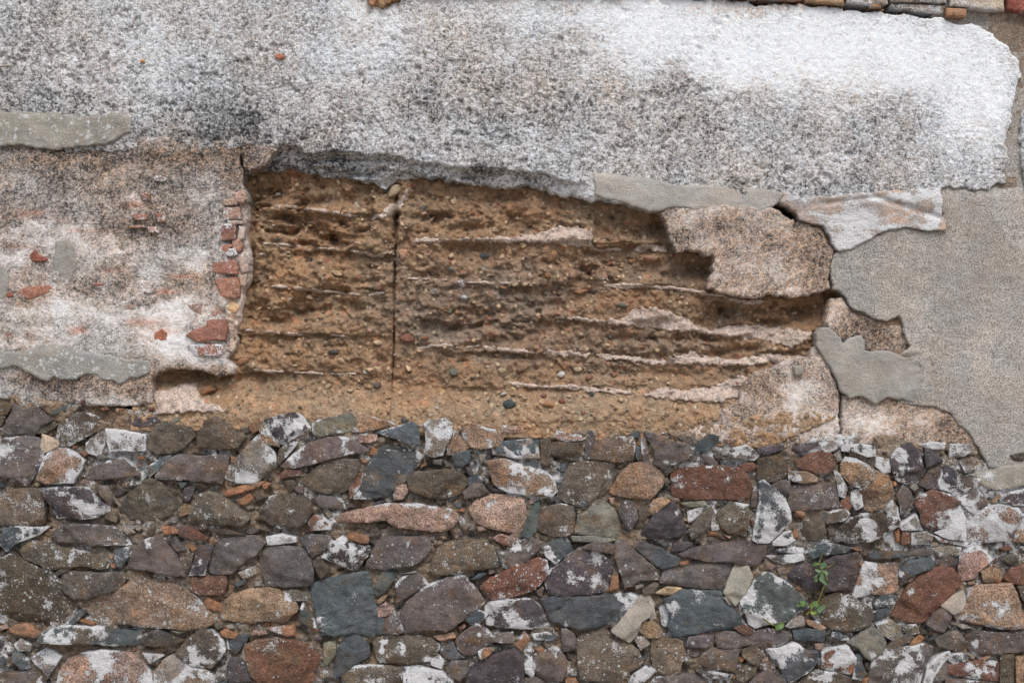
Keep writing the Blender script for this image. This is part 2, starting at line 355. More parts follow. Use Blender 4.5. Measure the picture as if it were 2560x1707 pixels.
def earth_c(x, y, sd=None, h=None):
    vx = x / 10.884; vy = y / 10.884
    c = np.ones((len(x), 3)) * np.array([0.315, 0.218, 0.138])
    gr = 1.25 * np.exp(-(((vx - 108) / 20) ** 2 + ((vy - 72) / 9) ** 2)) + 0.8 * np.exp(-(((vx - 148) / 22) ** 2 + ((vy - 80) / 5) ** 2)) + 0.5 * np.exp(-(((vx - 140) / 20) ** 2 + ((vy - 62) / 5) ** 2))
    gr = np.clip(gr + 0.35 * (fbm(x, y, 140, 3) - 0.45) + 0.16 * (vx > 91), 0, 1)[:, None]
    c = c * (1 - gr) + np.array([0.245, 0.192, 0.148]) * gr
    b = (ss(86, 95, vy) * 0.8)[:, None]; c = c * (1 - b) + np.array([0.365, 0.27, 0.18]) * b
    d1, d2, cid = worley(x, y, 15, 3.1)
    c = c * (0.82 + 0.36 * cid)[:, None]
    red = ((cid > 0.965) & (d1 < 0.33))[:, None]; c = np.where(red, c * np.array([1.2, 0.88, 0.85]), c)
    pale = ((cid < 0.09) & (d1 < 0.28))[:, None]; c = np.where(pale, np.array([0.50, 0.40, 0.28]), c)
    mix = np.zeros((len(x), 3)); mix[:, 2] = 0.6
    L = [(1082, 725, 16, 14, .85), (1150, 710, 16, 20, 1.0), (1160, 745, 14, 14, .9), (1050, 745, 12, 10, .4)]
    mix[:, 0] = np.clip(blobs(x, y, L), 0, 1) * 0.62
    return c, mix
OPEN = V('54 32, 100 36, 140 38, 156 46, 170 52, 196 58, 196 84, 192 96, 176 103, 150 101.5, 120 100.5, 90 100, 60 99, 30 99, 31 83, 52 78')
earth = sheet('earth_core', OPEN, 2.6, lambda x, y, s: earth_h(x, y), earth_c, M_earth, wall, depth=60, rimh=0)

def seam(pts, w0, up=8, col=(1.0, 0.93, 0.88), jag=3.8):
    """a thin bed of lime between two lifts of earth"""
    pts = V(pts) if isinstance(pts, str) else pts
    if abs(pts[-1][0] - pts[0][0]) > 60 and (np.diff(pts[:, 0]) > 0).all():
        xs = np.arange(pts[0][0], pts[-1][0], 14.0); ys = np.interp(xs, pts[:, 0], pts[:, 1]); pts = np.stack([xs, ys + 13 * (fbm(xs, ys, 75, 4, off=57.) - .5)], -1)
    top = []; bot = []
    for i, p in enumerate(pts):
        a = pts[max(i - 1, 0)]; b = pts[min(i + 1, len(pts) - 1)]; d = (b - a) / (np.linalg.norm(b - a) + 1e-6); nrm = np.array([-d[1], d[0]])
        f = 0.45 if i in (0, len(pts) - 1) else 1.0
        wv = (1.35 if p[0] < 1250 else 1.9) + .7 * math.sin(p[0] * .031 + p[1]); top.append(p + nrm * w0 * 5.4 * f * wv); bot.append(p - nrm * w0 * 5.4 * f * wv)
    poly = np.array(top + bot[::-1])
    return seam_poly(poly, up, col, jag, 2.6)
def seam_poly(poly, up=12, col=(1.0, 0.93, 0.88), jag=5.0, sp=2.6, wh=0.12):
    def hf(x, y, s):
        n = fbm(x, y, 16, 4, off=6.0); e = 0
        for ox, oy in ((0, 0), (9, 0), (-9, 0), (0, 7), (0, -7)): e = e + earth_h(x + ox, y + oy)
        return 0.25 * earth_h(x, y) + 0.15 * e + up + 15 * (n - 0.5) + 12 * (fbm(x, y, 34, 3, off=66.) - 0.5) + 6 * (fbm(x, y, 7, 2) - 0.5)
    def cf(x, y, s, h):
        c = np.ones((len(x), 3)) * np.array(col)
        m = np.zeros((len(x), 3)); m[:, 0] = wh + 0.35 * (fbm(x, y, 60, 3) - 0.45); m[:, 1] = .35
        return c, m
    return sheet('lime_seam', poly, sp, hf, cf, M_seam, earth, jag=jag, jags=9, rimw=6, rimh=5, depth=26, outf=False)
for p, w in (('62 46.5, 67 46.8, 71 47.6, 75 48.6, 79 49.1, 83 49.2', .55), ('59 55.8, 66 56, 72 56.4, 79 56.6', .28), ('60 65.5, 68 66, 72 66.4, 77 67, 83 67.4, 89.4 67', .45),
             ('79.5 57.3, 83 58, 87 58.6, 89.6 57, 90.2 53', .55), ('91 63.5, 97 63.9, 103 64.1', .22), ('105 64.6, 118 64.9, 124 65.0', .25), ('139 65.3, 150 65.6, 158 66.5, 166 67.6, 172 69, 177 69', .5),
             ('94.5 80.3, 98 79.7, 103 79.2, 104.5 80, 110 79.6, 116 80.2, 122 80.9', .45), ('55 76, 62 76.4, 70 76.8, 80 77.6', .3), ('57 85.2, 64 85.6, 74 86, 82 86', .4),
             ('116.8 87.6, 120 88.4, 126 88.9, 133 89.2, 141 90, 146 90', .55), ('136 56.8, 141 57.1, 145 57.3', .3), ('146 57.4, 150 56.5, 154 57.2', .8)):
    seam(p, w)
for s in ('84 49.8, 87 48.4, 90 46.2, 92 44.2, 93.6 42.8, 93 45.4, 91.2 48, 88.5 49.6, 86 50',
          '94 55.2, 97 54.4, 102 54.7, 112 54.3, 119 54, 124 53.2, 127 52.1, 131 51.6, 136.3 52.3, 136.4 56.9, 132 56.6, 127 55.8, 121 55.7, 112 55.4, 100 55.5',
          '127.5 73, 131 72.7, 137 73.2, 143 73.3, 146 70.6, 150 70.2, 155 72, 160 74, 164 76, 167 75, 173 74.4, 181 75.2, 187 76.2, 187 78, 182 80, 176 78, 170 77.6, 162 76.4, 152 75.6, 144 74.8, 136 74.2',
          '124 81, 128 80.4, 135.6 81.2, 135 82.2, 129 82, 125.5 81.8', '136.5 81.4, 145 81.8, 152 82.8, 156 81.6, 160 80.8, 164 81.8, 169 82.6, 176 81.4, 183 81.4, 186 81.8, 184 83.4, 176 83.6, 168 84.2, 160 83.6, 150 84, 144 82.8, 138 82.2',
          '34.5 90, 38 89.5, 41 88, 44 88.2, 45 90.6, 47 92.4, 52 93.8, 50 94.8, 44 94.6, 36 95.2',
          '147.6 91, 152 89, 158 89.6, 163 89, 169 87, 172 86, 172 90, 166 92.5, 158 92, 152 91.6'):
    seam_poly(V(s), up=8, jag=9)

# ------------------------------------------------------------------ plaster and render coats
def mixc(n, w=0.0, g=0.0, b=0.5):
    m = np.zeros((n, 3)); m[:, 0] = w; m[:, 1] = g; m[:, 2] = b; return m
W_BL = [(120, 3, 30, 6, .22), (35, 8, 40, 10, .05), (152, 8, 12, 6, .2), (100, 12, 30, 8, .06), (180, 12, 30, 6, .2), (212, 18, 16, 5, .15), (200, 10, 40, 7, .25), (169, 17, 6, 4, .2), (217, 24, 8, 9, .18), (186, 9, 42, 8.5, .55), (226, 22, 8, 12, .55), (150, 3, 16, 5, .42), (208, 18, 22, 6, .42), (176, 17, 12, 4, .22), (88, 5, 9, 9, .24), (60, 2, 30, 3, .1), (40, 16, 30, 7, .10), (62, 33, 6, 3, -.1), (220, 36, 14, 6, .12), (222, 42, 12, 3, .15),
        (187, 37, 30, 4, .12), (170, 26, 16, 5, .10), (133, 43, 5, 2.0, .5), (76, 12, 5, 5, .12), (120, 12, 26, 6, .08), (166, 18, 6, 4, .25), (205, 12, 28, 5, .2), (148, 8, 8, 8, .2), (205, 30, 16, 4, .04), (110, 37, 20, 2.5, .08), (216, 30, 8, 5, .14)]
T_BL = [(150, 20, 30, 9, .16), (120, 18, 40, 10, .12), (200, 19, 20, 5, .25), (170, 38, 40, 5, .16), (100, 6, 8, 5, .3), (50, 33, 20, 2, .3), (88, 1, 4, 1.5, 1.0), (170, 1, 40, 1.2, .55), (30, 5, 30, 8, .12), (136, 9, 6, 6, .1)]
D_BL = [(195, 32, 26, 6, .12), (30, 26, 30, 5, .12), (90, 30, 40, 4, .05), (20, 18, 30, 6, .16), (75, 37, 20, 3.6, .30), (110, 40, 18, 2.4, .34), (62, 37, 5, 3, .3), (132, 9, 5, 2.5, .4), (52, 30, 18, 3.0, .25), (10, 24, 20, 2, .2), (88, 22, 26, 8, .07), (86, 16, 4, 3, .12), (82, 4, 2.5, 5, .2), (166, 24, 10, 3, .10), (150, 16, 14, 5, .04), (198, 20, 14, 3, .16), (184, 28, 12, 3, .16), (57, 28, 3, 2, .3)]
def field(x, y, L):
    wx = 8 * (fbm(x, y, 95, 4, off=81.) - .5) + 2.4 * (fbm(x, y, 22, 3, off=83.) - .5); wy = 7 * (fbm(x, y, 85, 4, off=91.) - .5) + 2.4 * (fbm(x, y, 22, 3, off=93.) - .5)
    return blobs(x / 10.884 + wx, y / 10.884 + wy, L)
LEDGE = V('55 34, 60 34.3, 63 33.4, 66 33.2, 70 35.2, 76 34.6, 82 35.4, 88 35.2, 94 36.5, 100 37.4, 106 38.4, 112 38.2, 118 39.2, 124 39.6, 130 41, 136 43')
def ledge_y(x): return np.interp(x, LEDGE[:, 0], LEDGE[:, 1])
def rough_h(x, y, s):
    h = 7 * (fbm(x, y, 420, 3) - 0.5) + 4 * (fbm(x, y, 60, 3, off=1.0) - 0.5) + 3.0 * (fbm(x, y, 11, 3, off=4.0) - 0.5)
    d1, d2, c = worley(x, y, 9.0, 2.2); h = h + 2.3 * (1 - np.clip(d1, 0, 1)) * c
    # pits
    d1, d2, c = worley(x, y, 46, 5.5); h = h - 6 * ss(0.62, 0.72, fbm(x, y, 18, 3, off=15.)) * ss(.5, .62, fbm(x, y, 160, 2, off=16.))
    # the broken lower edge slopes back under a ledge
    dy = y - ledge_y(x) - 16 * (fbm(x, 0 * y, 34, 3) - 0.5); inx = ss(565, 600, x) * ss(1500, 1430, x)
    back = ss(-3, 12, dy) * (6 + 16 * fbm(x, y, 70, 2, off=44.)) + np.clip(dy, 0, 80) * 0.42 + 16 * ss(0.5, 0.7, fbm(x, y, 60, 3, sy=22, off=9.0)) * ss(0, 20, dy)
    calm = np.clip(field(x, y, W_BL), 0, 1); h = h * (1 - .5 * ss(.3, .7, calm))
    h = h - 6 * ss(29.5, 32.5, y / 10.884) * ss(56, 54, x / 10.884)
    return h - back * inx
def rough_c(x, y, s, h):
    n = len(x); m = np.zeros((n, 3))
    m[:, 0] = np.minimum(np.clip(field(x, y, W_BL), -0.2, 2.0), 0.40 + 0.24 * np.clip(field(x, y, W_BL), 0, 1.2)) + 0.42 * (fbm(x, y, 190, 5, off=2.0) - 0.5) + 0.22 * (fbm(x, y, 34, 3, off=27.0) - 0.5) + 0.02
    m[:, 0] += 0.22 * (fbm(x, y, 42, 3, sy=300, off=37.) - .5)
    m[:, 1] = np.clip(field(x, y, T_BL) + 0.10 + 0.5 * (fbm(x, y, 90, 3, off=9.0) - 0.45), 0, 1)
    m[:, 2] = np.clip(field(x, y, D_BL) + 0.25 * (fbm(x, y, 60, 3, off=12.0) - 0.5), 0, 1)
    dy = y - ledge_y(x); inx = ss(565, 600, x) * ss(1450, 1380, x)
    m[:, 2] += 0.05 * inx * ss(0, 8, dy)
    return np.ones((n, 3)) * np.array([0.93, 0.97, 1.0]), m
ROUGH = np.concatenate([P('%g %g, 1500 %g, 1560 -12, 1800 0, 1950 14, 2070 18, 2120 28, 2200 36, 2340 44, 2400 56' % (XL, YT, YT)),
    V('224.5 5.8, 228.5 8, 231.5 11, 234 14.5, 235.2 17.5, 233.6 20, 233.4 22.5, 232 25, 231.6 30, 231.2 35, 230.9 40, 231.2 42.4, 229 42.2, 226.8 43.6, 222 43.4, 218 42.6, 215.8 43.6, 208 46, 196 49, 184 46.4, 181 44.4, 181 47, 150 47, 137.2 46.2, 133 45.2, 130 44.2, 127 44.0, 124 43.2, 119 42.9, 113 42.6, 108 41.8, 103 41.6, 98 40.4, 94 40.5, 91.5 41, 88 42.4, 85 41.4, 80 40.2, 75 39.9, 71.5 39.8, 69 39.0, 66 37.6, 62.5 38.8, 59 38.6, 55.4 39'),
    V('55.2 34'), P('%g 400' % XL)])
EDGE_NOTCH = V('-5 20')
sheet('roughcast_render', ROUGH, 3.0, rough_h, rough_c, M_rough, wall, jag=14, jags=24, rimw=4, rimh=2, depth=46)
# second field of roughcast past the smooth strip, right edge of the picture
R2 = V('234.6 26, 237 22, 260 18, 420 10, 420 60, 262 52, 240 46, 235.5 44, 234.8 38, 234.2 32')
R2 = np.where(R2 > XR, XR, R2)
sheet('roughcast_render', R2, 4.0, lambda x, y, s: 4 + rough_h(x, y, s), rough_c, M_rough, wall, jag=5, jags=18, rimw=7, rimh=5, depth=40)

# undercoat that closes the gaps between the coats
for u in ('178 42, 184 40, 191.8 38, 220 34, 228 4, 214 0, 214 -2, 262 -2, 262 112, 232 114, 222 104, 208 100, 194.4 97, 194.2 90, 195 82, 193 76, 194 70, 192.6 60, 184 51', '-20 26, 20 26, 50 28, 54 32, 54 40, 53 60, 51 78, 40 82, 33 84, 33 90, -20 90'):
    plast_under = sheet('undercoat', V(u), 6.0, lambda x, y, s: -10 - 10 * ss(700, 600, x) + 5 * (fbm(x, y, 60, 3, off=6.) - .5), lambda x, y, s, h: (np.tile([.27, .225, .18], (len(x), 1)), mixc(len(x), -.1, 0, .8)), M_mortar, wall, jag=3, rimh=0, depth=40)
# pale tan lime plaster, wall left of the hole
PW = [(181, 90, 3.5, 5, .42), (187, 96, 4, 4, .2), (163, 99, 5, 1.4, .25), (200, 97, 7, 2.6, .5), (214, 95, 4, 1.2, .3), (176, 62, 14, 2, .16), (182, 67, 5, 1.3, .35), (168, 66, 6, 1.4, .25), (190, 100, 2, 3, .2), (193, 72, 1.5, 6, .3), (207, 76, 3, 4, .25), (188, 82, 2, 2, .3), (160, 49, 8, 1.5, .15), (178, 48.5, 3, 1.2, .5), (45, 74, 14, 5, .12), (20, 78, 22, 3, .12), (14, 56, 20, 3, .1), (6, 53, 10, 1.6, .30), (20, 55, 9, 1.2, .2), (4, 59, 7, 2.2, .34), (26, 57.2, 4.5, .9, .5), (12, 70, 14, 2.4, .28), (28, 72, 16, 2.6, .30), (10, 74.5, 10, 2, .25), (36, 77, 8, 3, .36), (40, 72, 8, 2.5, .34), (46, 69, 6, 2, .26), (40, 80.5, 8, 2, .3), (46, 60, 6, 3, .2), (44, 49, 6, 3, .12),
      (30, 48, 10, 2, .12), (36, 60, 5, 3, .12), (30, 66, 10, 2, .14), (8, 78, 10, 1.2, .3), (31, 45, 3, .8, .3), (22, 92, 10, 1.5, .2), (5, 85, 9, 1, .1), (10, 64, 6, 1.5, .2), (46, 83, 5, 1.5, .1), (51.5, 37, 4, 4, -.15), (10, 36.5, 20, 2.5, -.12), (40, 35, 12, 4, -.12), (3, 90.5, 20, 2, -.15)]
PT = [(165, 67, 12, 2.5, .5), (172, 86, 4, 3, .5), (218, 98, 5, 4, .9), (186, 60, 4, 8, .4), (200, 77, 6, 3, .6), (15, 37, 18, 3, .5), (36, 34, 14, 3.5, .6), (52, 40, 5, 6, .45), (30, 88, 30, 3.5, .6), (20, 64, 20, 3, .35), (40, 52, 12, 4, .3), (8, 68, 12, 2, .3), (46, 64, 8, 3, .25), (48, 85, 8, 2, .7)]
PD = [(164, 53, 9, 3, .30), (182, 58, 4, 3, .35), (156, 53, 4, 2.5, .4), (156, 99.5, 6, 1.6, .5), (184, 101.5, 6, 1.6, .6), (210, 101, 6, 1.4, .5), (172, 94, 4, 3, .2), (18, 44, 14, 4, .5), (30, 50, 12, 4, .5), (8, 42, 10, 3, .3), (40, 42, 10, 3.5, .3), (26, 42, 7, 2, .3), (48, 53, 3, 7, .35), (24, 68, 10, 2, .2), (34, 87, 5, 2, .25)]
def plaster_c(x, y, s, h, wo=0.0, tan=0.0, dk=0.0, base=(.98, 0.98, 0.975), streak=0.42):
    n = len(x); t = np.clip(field(x, y, PT) * 1.3 + .06 + tan + 1.2 * (fbm(x, y, 75, 4, off=4.0) - 0.45) + .10, 0, 1)
    d = np.clip(field(x, y, PD) * 0.36 + dk + 0.55 * (fbm(x, y, 70, 3, off=14.0) - 0.45), 0, 1)
    w = field(x, y, PW) * 1.3 - 0.09 + wo + streak * 1.3 * (fbm(x, y, 120, 4, sy=38, off=7.0) - 0.5) + 0.55 * (fbm(x, y, 24, 4, off=5.0) - 0.5)
    c = np.array(base) * (1 - .16 * t[:, None]) * np.ones((n, 3))
    return c, np.stack([np.clip(w, -0.2, 0.8), t * 1.0, d], -1)
def plast_h(base, und=7, fine=2.2, sc=260):
    def f(x, y, s):
        return base + und * (fbm(x, y, sc, 3, off=base * .1) - 0.5) * 2 + 4 * (fbm(x, y, 40, 3, off=1.5) - 0.5) + fine * (fbm(x, y, 9, 2, off=2.5) - 0.5)
    return f
PL = np.concatenate([P('%g 385' % XL), V('0 30, 26 28, 30 30, 38 30.2, 42 31.2, 48 32, 55 33, 55.2 34.5, 54.8 37.5, 55.6 39, 55.9 40.3, 55.4 42.5, 56.4 44, 57 45.2, 56.4 46.5, 56.6 50, 55.8 53, 56.6 56, 56.8 58, 57 61, 56.8 64, 55.6 66, 55.4 69, 54.8 71, 54.6 73.5, 54 75.5, 54.2 78, 53.4 80.5, 52 82.4, 54 84.2, 54 86.2, 50 86.6, 46 85.0, 42 84.8, 38.5 84.6, 36 86, 34.8 86.4, 35 89, 34.8 92.6, 33 93.4, 20 93.0, 12 92.4, 6 92.4, 0 91.5'), P('%g 1000' % XL)])
def pl_h(x, y, s):
    h = -4 + 9 * (fbm(x, y, 260, 3) - 0.5) * 2 + 6 * (fbm(x, y, 38, 3, off=1.5, sy=24) - 0.5) + 3.5 * (fbm(x, y, 9, 3, off=2.5) - 0.5)
    vx, vy = x / 10.884, y / 10.884
    h = h - 15 * ss(51.0, 53.6, vx) * ss(45.8, 47.6, vy) * ss(84, 82, vy) - 8 * ss(0.5, 0.7, fbm(x, y, 22, 3, off=21.0)) * ss(49, 52, vx) * ss(45, 47, vy) * ss(84, 82, vy)
    h = h - 20 * np.exp(-(((x - 358) / 10) ** 2 + ((y - 1016) / 10) ** 2))
    return h
def pl_c(x, y, s, h):
    c, m = plaster_c(x, y, s, h)
    vx, vy = x / 10.884, y / 10.884
    e = ss(51.0, 53.2, vx) * ss(45.8, 47.6, vy) * ss(84, 82, vy)
    c = c * (1 - e)[:, None] + np.array([1.0, 0.90, 0.82]) * e[:, None]; m[:, 0] += 0.18 * e; m[:, 2] *= 1 - e
    # brick dust showing through the worn coat
    for (bx, by, rx, ry, v) in [(30, 47, 4, .8, .8), (20, 53, 5, .7, .4), (8, 49, 5, 1, .6), (26, 62, 3, .7, .5), (38, 67, 4, .8, .6), (18, 76, 2, 1, .8), (33, 74, 6, 1, .5), (38, 76, 4, 1, .4), (14, 50.5, 4, .6, .4), (42, 63.5, 3, .6, .6), (4, 56.5, 4, .8, .5)]:
        q = np.clip(v * np.exp(-(((vx - bx) / rx) ** 2 + ((vy - by) / ry) ** 2)) * 2.2 * fbm(x, y, 14, 3, off=3.0), 0, 1)[:, None]
        c = c * (1 - q) + np.array([.92, 0.58, 0.46]) * q
    return c, m
sheet('lime_plaster', PL, 3.0, pl_h, pl_c, M_fine, wall, jag=4.5, jags=16, rimw=6, rimh=4, depth=62)
def plaster(s, base, jag=4, und=7, depth=60, tan=0.5, wo=-0.05, dk=0.0, streak=0.2, sp=3.0, basec=(.98, 0.97, 0.96), rimh=2, name='lime_plaster', rimw=4, hf=None):
    return sheet(name, V(s) if isinstance(s, str) else s, sp, hf or plast_h(base, und), lambda x, y, q, h: plaster_c(x, y, q, h, wo, tan, dk, basec, streak), M_fine, wall, jag=jag * 1.5, jags=15, rimw=rimw, rimh=rimh, depth=depth)
plaster('55.6 33, 58.6 33.6, 62.5 34, 64.2 34.4, 62.6 35.6, 61.4 37.6, 59.6 38.8, 57.4 39.3, 56 38.4, 55.5 36', 2, jag=3, und=2, tan=0.5, wo=-0.15)
plaster('150 47, 176 47, 178.5 48, 181.5 50.6, 186 51.4, 189.6 53, 190.4 56, 191.4 57.6, 191 60, 190.6 64, 190.6 66.4, 186 67.6, 183 68.4, 178 68.0, 176 67.4, 173.6 68.8, 169 68, 165 67.3, 162.4 66, 163.6 62, 163.8 59, 161.6 58.2, 158 57.6, 155.6 57.8, 153.8 55.5, 153.6 52.6, 151.8 49.4', 0, jag=6, tan=0.5, wo=0.12, dk=0.0, rimh=3, rimw=6)
plaster('191 68.4, 193.6 68, 195.6 71.6, 200 72.6, 204 75, 208.2 74.4, 209 80, 202 81, 196 79.4, 189.8 80, 190 77, 189.4 75, 190.2 71.4', -6, tan=0.55, wo=-0.02)
def low_h(x, y, s):
    return plast_h(-2, 6)(x, y, s) - 36 * ss(1.0, 0.0, np.clip((x - 1560) / 330, 0, 1)) * ss(1110, 1000, y)
plaster('186 81.6, 187 79.4, 189.4 79.6, 190.8 83, 191.4 86, 192.8 89.4, 192.9 95, 193 101.4, 186 102, 176 102.4, 166 102, 158 101, 152 100.6, 158 98.4, 164 95.6, 170 92, 170.8 88.6, 173.6 85.4, 179 83.6', 0, jag=5, tan=0.45, wo=0.10, dk=0.0, rimh=3, rimw=8, hf=low_h)
plaster('193.6 90.8, 200 90.6, 208 92, 214 92.6, 220 96, 223 98.8, 224.6 102, 225 104.6, 221 103.8, 212 102.6, 202 102.4, 193.5 101.6', -3, jag=4, tan=0.5, wo=0.08, dk=0.0)
# smooth whitewashed band above the cement
def band_c(x, y, s, h):
    n = len(x); c = np.ones((n, 3)) * np.array([0.48, 0.42, 0.38])
    w = 0.26 + field(x, y, [(206, 44.6, 12, 1.2, .5), (186, 46, 8, 1.2, .35), (198, 49, 4, 2.4, .35), (210, 48, 8, .8, .3), (215, 49, 1.6, 5, .6), (196, 54, 6, 2.0, .6), (190, 51, 6, 1.6, .4), (205, 51, 8, 1, .4)]) + 0.4 * (fbm(x, y, 90, 4, sy=30, off=3.0) - 0.5)
    return c, np.stack([np.clip(w, 0, .8), np.full(n, .6), np.full(n, .5)], -1)
BAND = V('180 44.2, 184 45.6, 196 44.6, 206 43.8, 215.8 43, 216.2 48, 217 52.6, 213 53.4, 209 52.4, 205 52.6, 200 54.6, 196 57, 192.6 58, 190.8 56.4, 190.6 54.6, 189 52, 186.4 51.4, 183.6 50.4, 182.4 48.4, 179 46.6')
def band_h(x, y, s):
    r = np.exp(-((y - (470 + 0.10 * (x - 1950) + 22 * np.abs((x - 2190) / 100.))) / 8) ** 2)
    return plast_h(9, 4, 1.4)(x, y, s) - 7 * r * ss(2000, 2080, x) + 5 * np.exp(-((y - 500) / 20) ** 2)
sheet('whitewashed_band', BAND, 3.0, band_h, band_c, M_plaster, wall, jag=6, jags=14, rimw=3, rimh=1.5, depth=60)

def cement(name, poly, base, col, und=4, wo=-.2, fleck=0.0, jag=7.0, grain=0.5, depth=40, extra=(), big=0.2, rimh=2, sink=None):
    def cf(x, y, s, h):
        n = len(x); c = np.array(col) * (1 + big * 2 * (fbm(x, y, 300, 4, off=base) - 0.5))[:, None]
        t = blobs(x / 10.884, y / 10.884, extra)[:, None] if extra else 0
        c = c * (1 - np.clip(t, 0, .7)) + np.array([0.28, 0.285, 0.28]) * np.clip(t, 0, .7)
        # greyer and cooler towards trowelled rims
        r = (ss(70, 5, s) * 0.35)[:, None]; c = c * (1 - r) + np.array([0.33, 0.33, 0.315]) * r; c = c * (0.74 + .50 * fbm(x, y, 48, 5, sy=30, off=base + 2))[:, None]
        m = mixc(n, wo, fleck, grain); m[:, 0] = wo + .75 * (fbm(x, y, 60, 4, sy=20, off=base + 9) - .22)
        return c, m
    hh = plast_h(base, und, 1.6, 330)
    return sheet(name, poly, 3.5, (lambda x, y, s: hh(x, y, s) - sink(x / 10.884, y / 10.884)) if sink else hh, cf, M_cement, wall, jag=jag, jags=22, rimw=5, rimh=rimh, depth=depth)
BIG = np.concatenate([V('214 41, 222 39.6, 227.6 39.5, 228 22, 230.6 15, 228 10.5, 222 7, 214 4.2, 214 0.4'), P('2560 8, %g -20, %g 1180' % (XR, XR)),
    V('240 110.5, 236 111.6, 233.6 110.6, 231 107.5, 226.6 107.4, 225.6 104.6, 224 101.6, 221.6 98.6, 218.6 95.4, 214.6 93.4, 209 93, 204 91, 201 88, 203 84, 207 81.6, 208.8 79.6, 207.8 76.6, 206.4 72.6, 203.6 74, 199.4 72.4, 195.6 70.6, 193.6 67.8, 191.2 66.4, 190.8 63, 191 60.4, 191.6 58.6, 193.4 57, 199 54.8, 204 52.4, 208.6 52.2, 212 53.2, 217 52.4, 216.2 48')])
def big_c(x, y, s, h):
    c = np.array([0.355, 0.342, 0.322]) * (1 + 0.22 * (fbm(x + y * .6, y - x * .3, 60, 4, sy=22, off=8.) - .5) + 0.30 * (fbm(x, y, 46, 3, sy=240, off=18.) - .5) + 0.45 * (fbm(x, y, 260, 4, off=4.4) - 0.5))[:, None]
    t = np.clip(blobs(x / 10.884, y / 10.884, [(198, 66, 7, 7, .7), (233, 30, 4, 16, .7), (225, 98, 12, 12, .45), (222, 107, 6, 4, .8), (192, 62, 3, 6, .5), (215, 50, 3, 5, .4), (232, 108, 9, 4, .6), (230, 6, 9, 3, -.6)]) + 0.4 * (fbm(x, y, 200, 3, off=14.) - .5), 0, .9)[:, None]
    c = c * (1 - t) + np.array([0.315, 0.315, 0.30]) * t
    return c, mixc(len(x), -.2, 0, 1.3)
sheet('cement_render', BIG, 3.5, lambda x, y, s: plast_h(3, 8, 2.6, 420)(x, y, s) - 11 * ss(46, 42, y / 10.884) - 12 * ss(213, 205, x / 10.884 + 9 * (fbm(x, y, 45, 4) - .5)) * ss(80.4, 82.4, y / 10.884) + 5 * (fbm(x, y, 120, 2, off=3) - .5), big_c, M_cement, wall, jag=7, jags=20, rimw=3, rimh=1.5, depth=60)
LOBE = V('187.4 76.4, 188.6 75.2, 190.4 75, 192 76.6, 193.6 78.8, 195.4 77.4, 197.6 77, 198.6 78.4, 198.4 80.6, 200 80.8, 204 80.4, 208 82, 211 81, 214 84.6, 213 87, 215.4 89.6, 213.6 92.4, 211 92.6, 208.6 92, 204 91.4, 201 92.8, 197.6 91, 195 91.4, 192.8 89.6, 191.8 86.4, 190.2 83.6, 188.8 81.6, 187.6 79.2')
cement('cement_patch', LOBE, 4, (0.33, 0.325, 0.30), und=5, jag=5, grain=0.35, sink=lambda a, b: 9 * ss(205, 214, a + 9 * (fbm(a * 10, b * 10, 45, 4) - .5)))
cement('cement_patch', V('136.6 39.6, 140.6 39.3, 143 38.3, 147 38.2, 150 40.2, 153.4 42.2, 160 42.6, 166 42.4, 172 42, 177 43, 180.4 44.8, 178.4 46.6, 177.6 47.6, 174 48.8, 167.6 48.4, 160 48.0, 155 47.6, 152 48.4, 149.2 48.7, 145.6 47.4, 142 46.2, 138.6 45.6, 136.4 44.6'), 4, (0.385, 0.38, 0.355), jag=5, grain=0.35, depth=60, sink=lambda a, b: 8 * ss(41.5, 38.8, b + (a - 143) * -.09))
CLK = dict(fleck=1.5, grain=0.45)
cement('cement_patch', V('-14 23, -4 23.4, 4 24.2, 10 24.8, 14 23.8, 20 23.8, 25.4 25, 29 26.6, 30.4 28.6, 29.6 30.6, 28 31.4, 25.6 32.8, 21.6 33.6, 16 34.2, 8 34.2, 4 33.4, -2 34, -14 33.6'), 5, (0.32, 0.315, 0.275), sink=lambda a, b: 8 * ss(27.5, 24, b), **CLK)
cement('cement_patch', V('-16 79, -4 80, 4 81, 8 79.6, 12 78.6, 16 79.4, 21 81, 27 82.2, 34.4 82.6, 34.6 85.6, 32 86.8, 30 86.6, 27.6 88, 24 87, 21.6 86, 19 86.4, 15.6 87.6, 12.6 86.4, 11 87.8, 8 86.6, 4 84.2, -2 84.8, -16 85'), 4, (0.285, 0.29, 0.27), sink=lambda a, b: 6 * ss(82, 79, b), **CLK)
cement('cement_patch', V('12.4 55.2, 15 54.8, 16.8 56.6, 17.6 61.6, 16 64.6, 14.6 65.4, 13 63.4, 11.4 60.6, 12.6 58'), -2, (0.29, 0.29, 0.265), grain=.4, jag=4)
cement('cement_patch', V('-6 60.4, 0 61, 2.2 63, 2 66, 1.4 68.4, -2 69.8, -7 69'), -2, (0.29, 0.29, 0.265), grain=.4)
cement('cement_patch', V('182 84, 184.2 84, 184.4 86, 182.4 86.4'), 12, (0.31, 0.31, 0.28), grain=.3, jag=1.5)

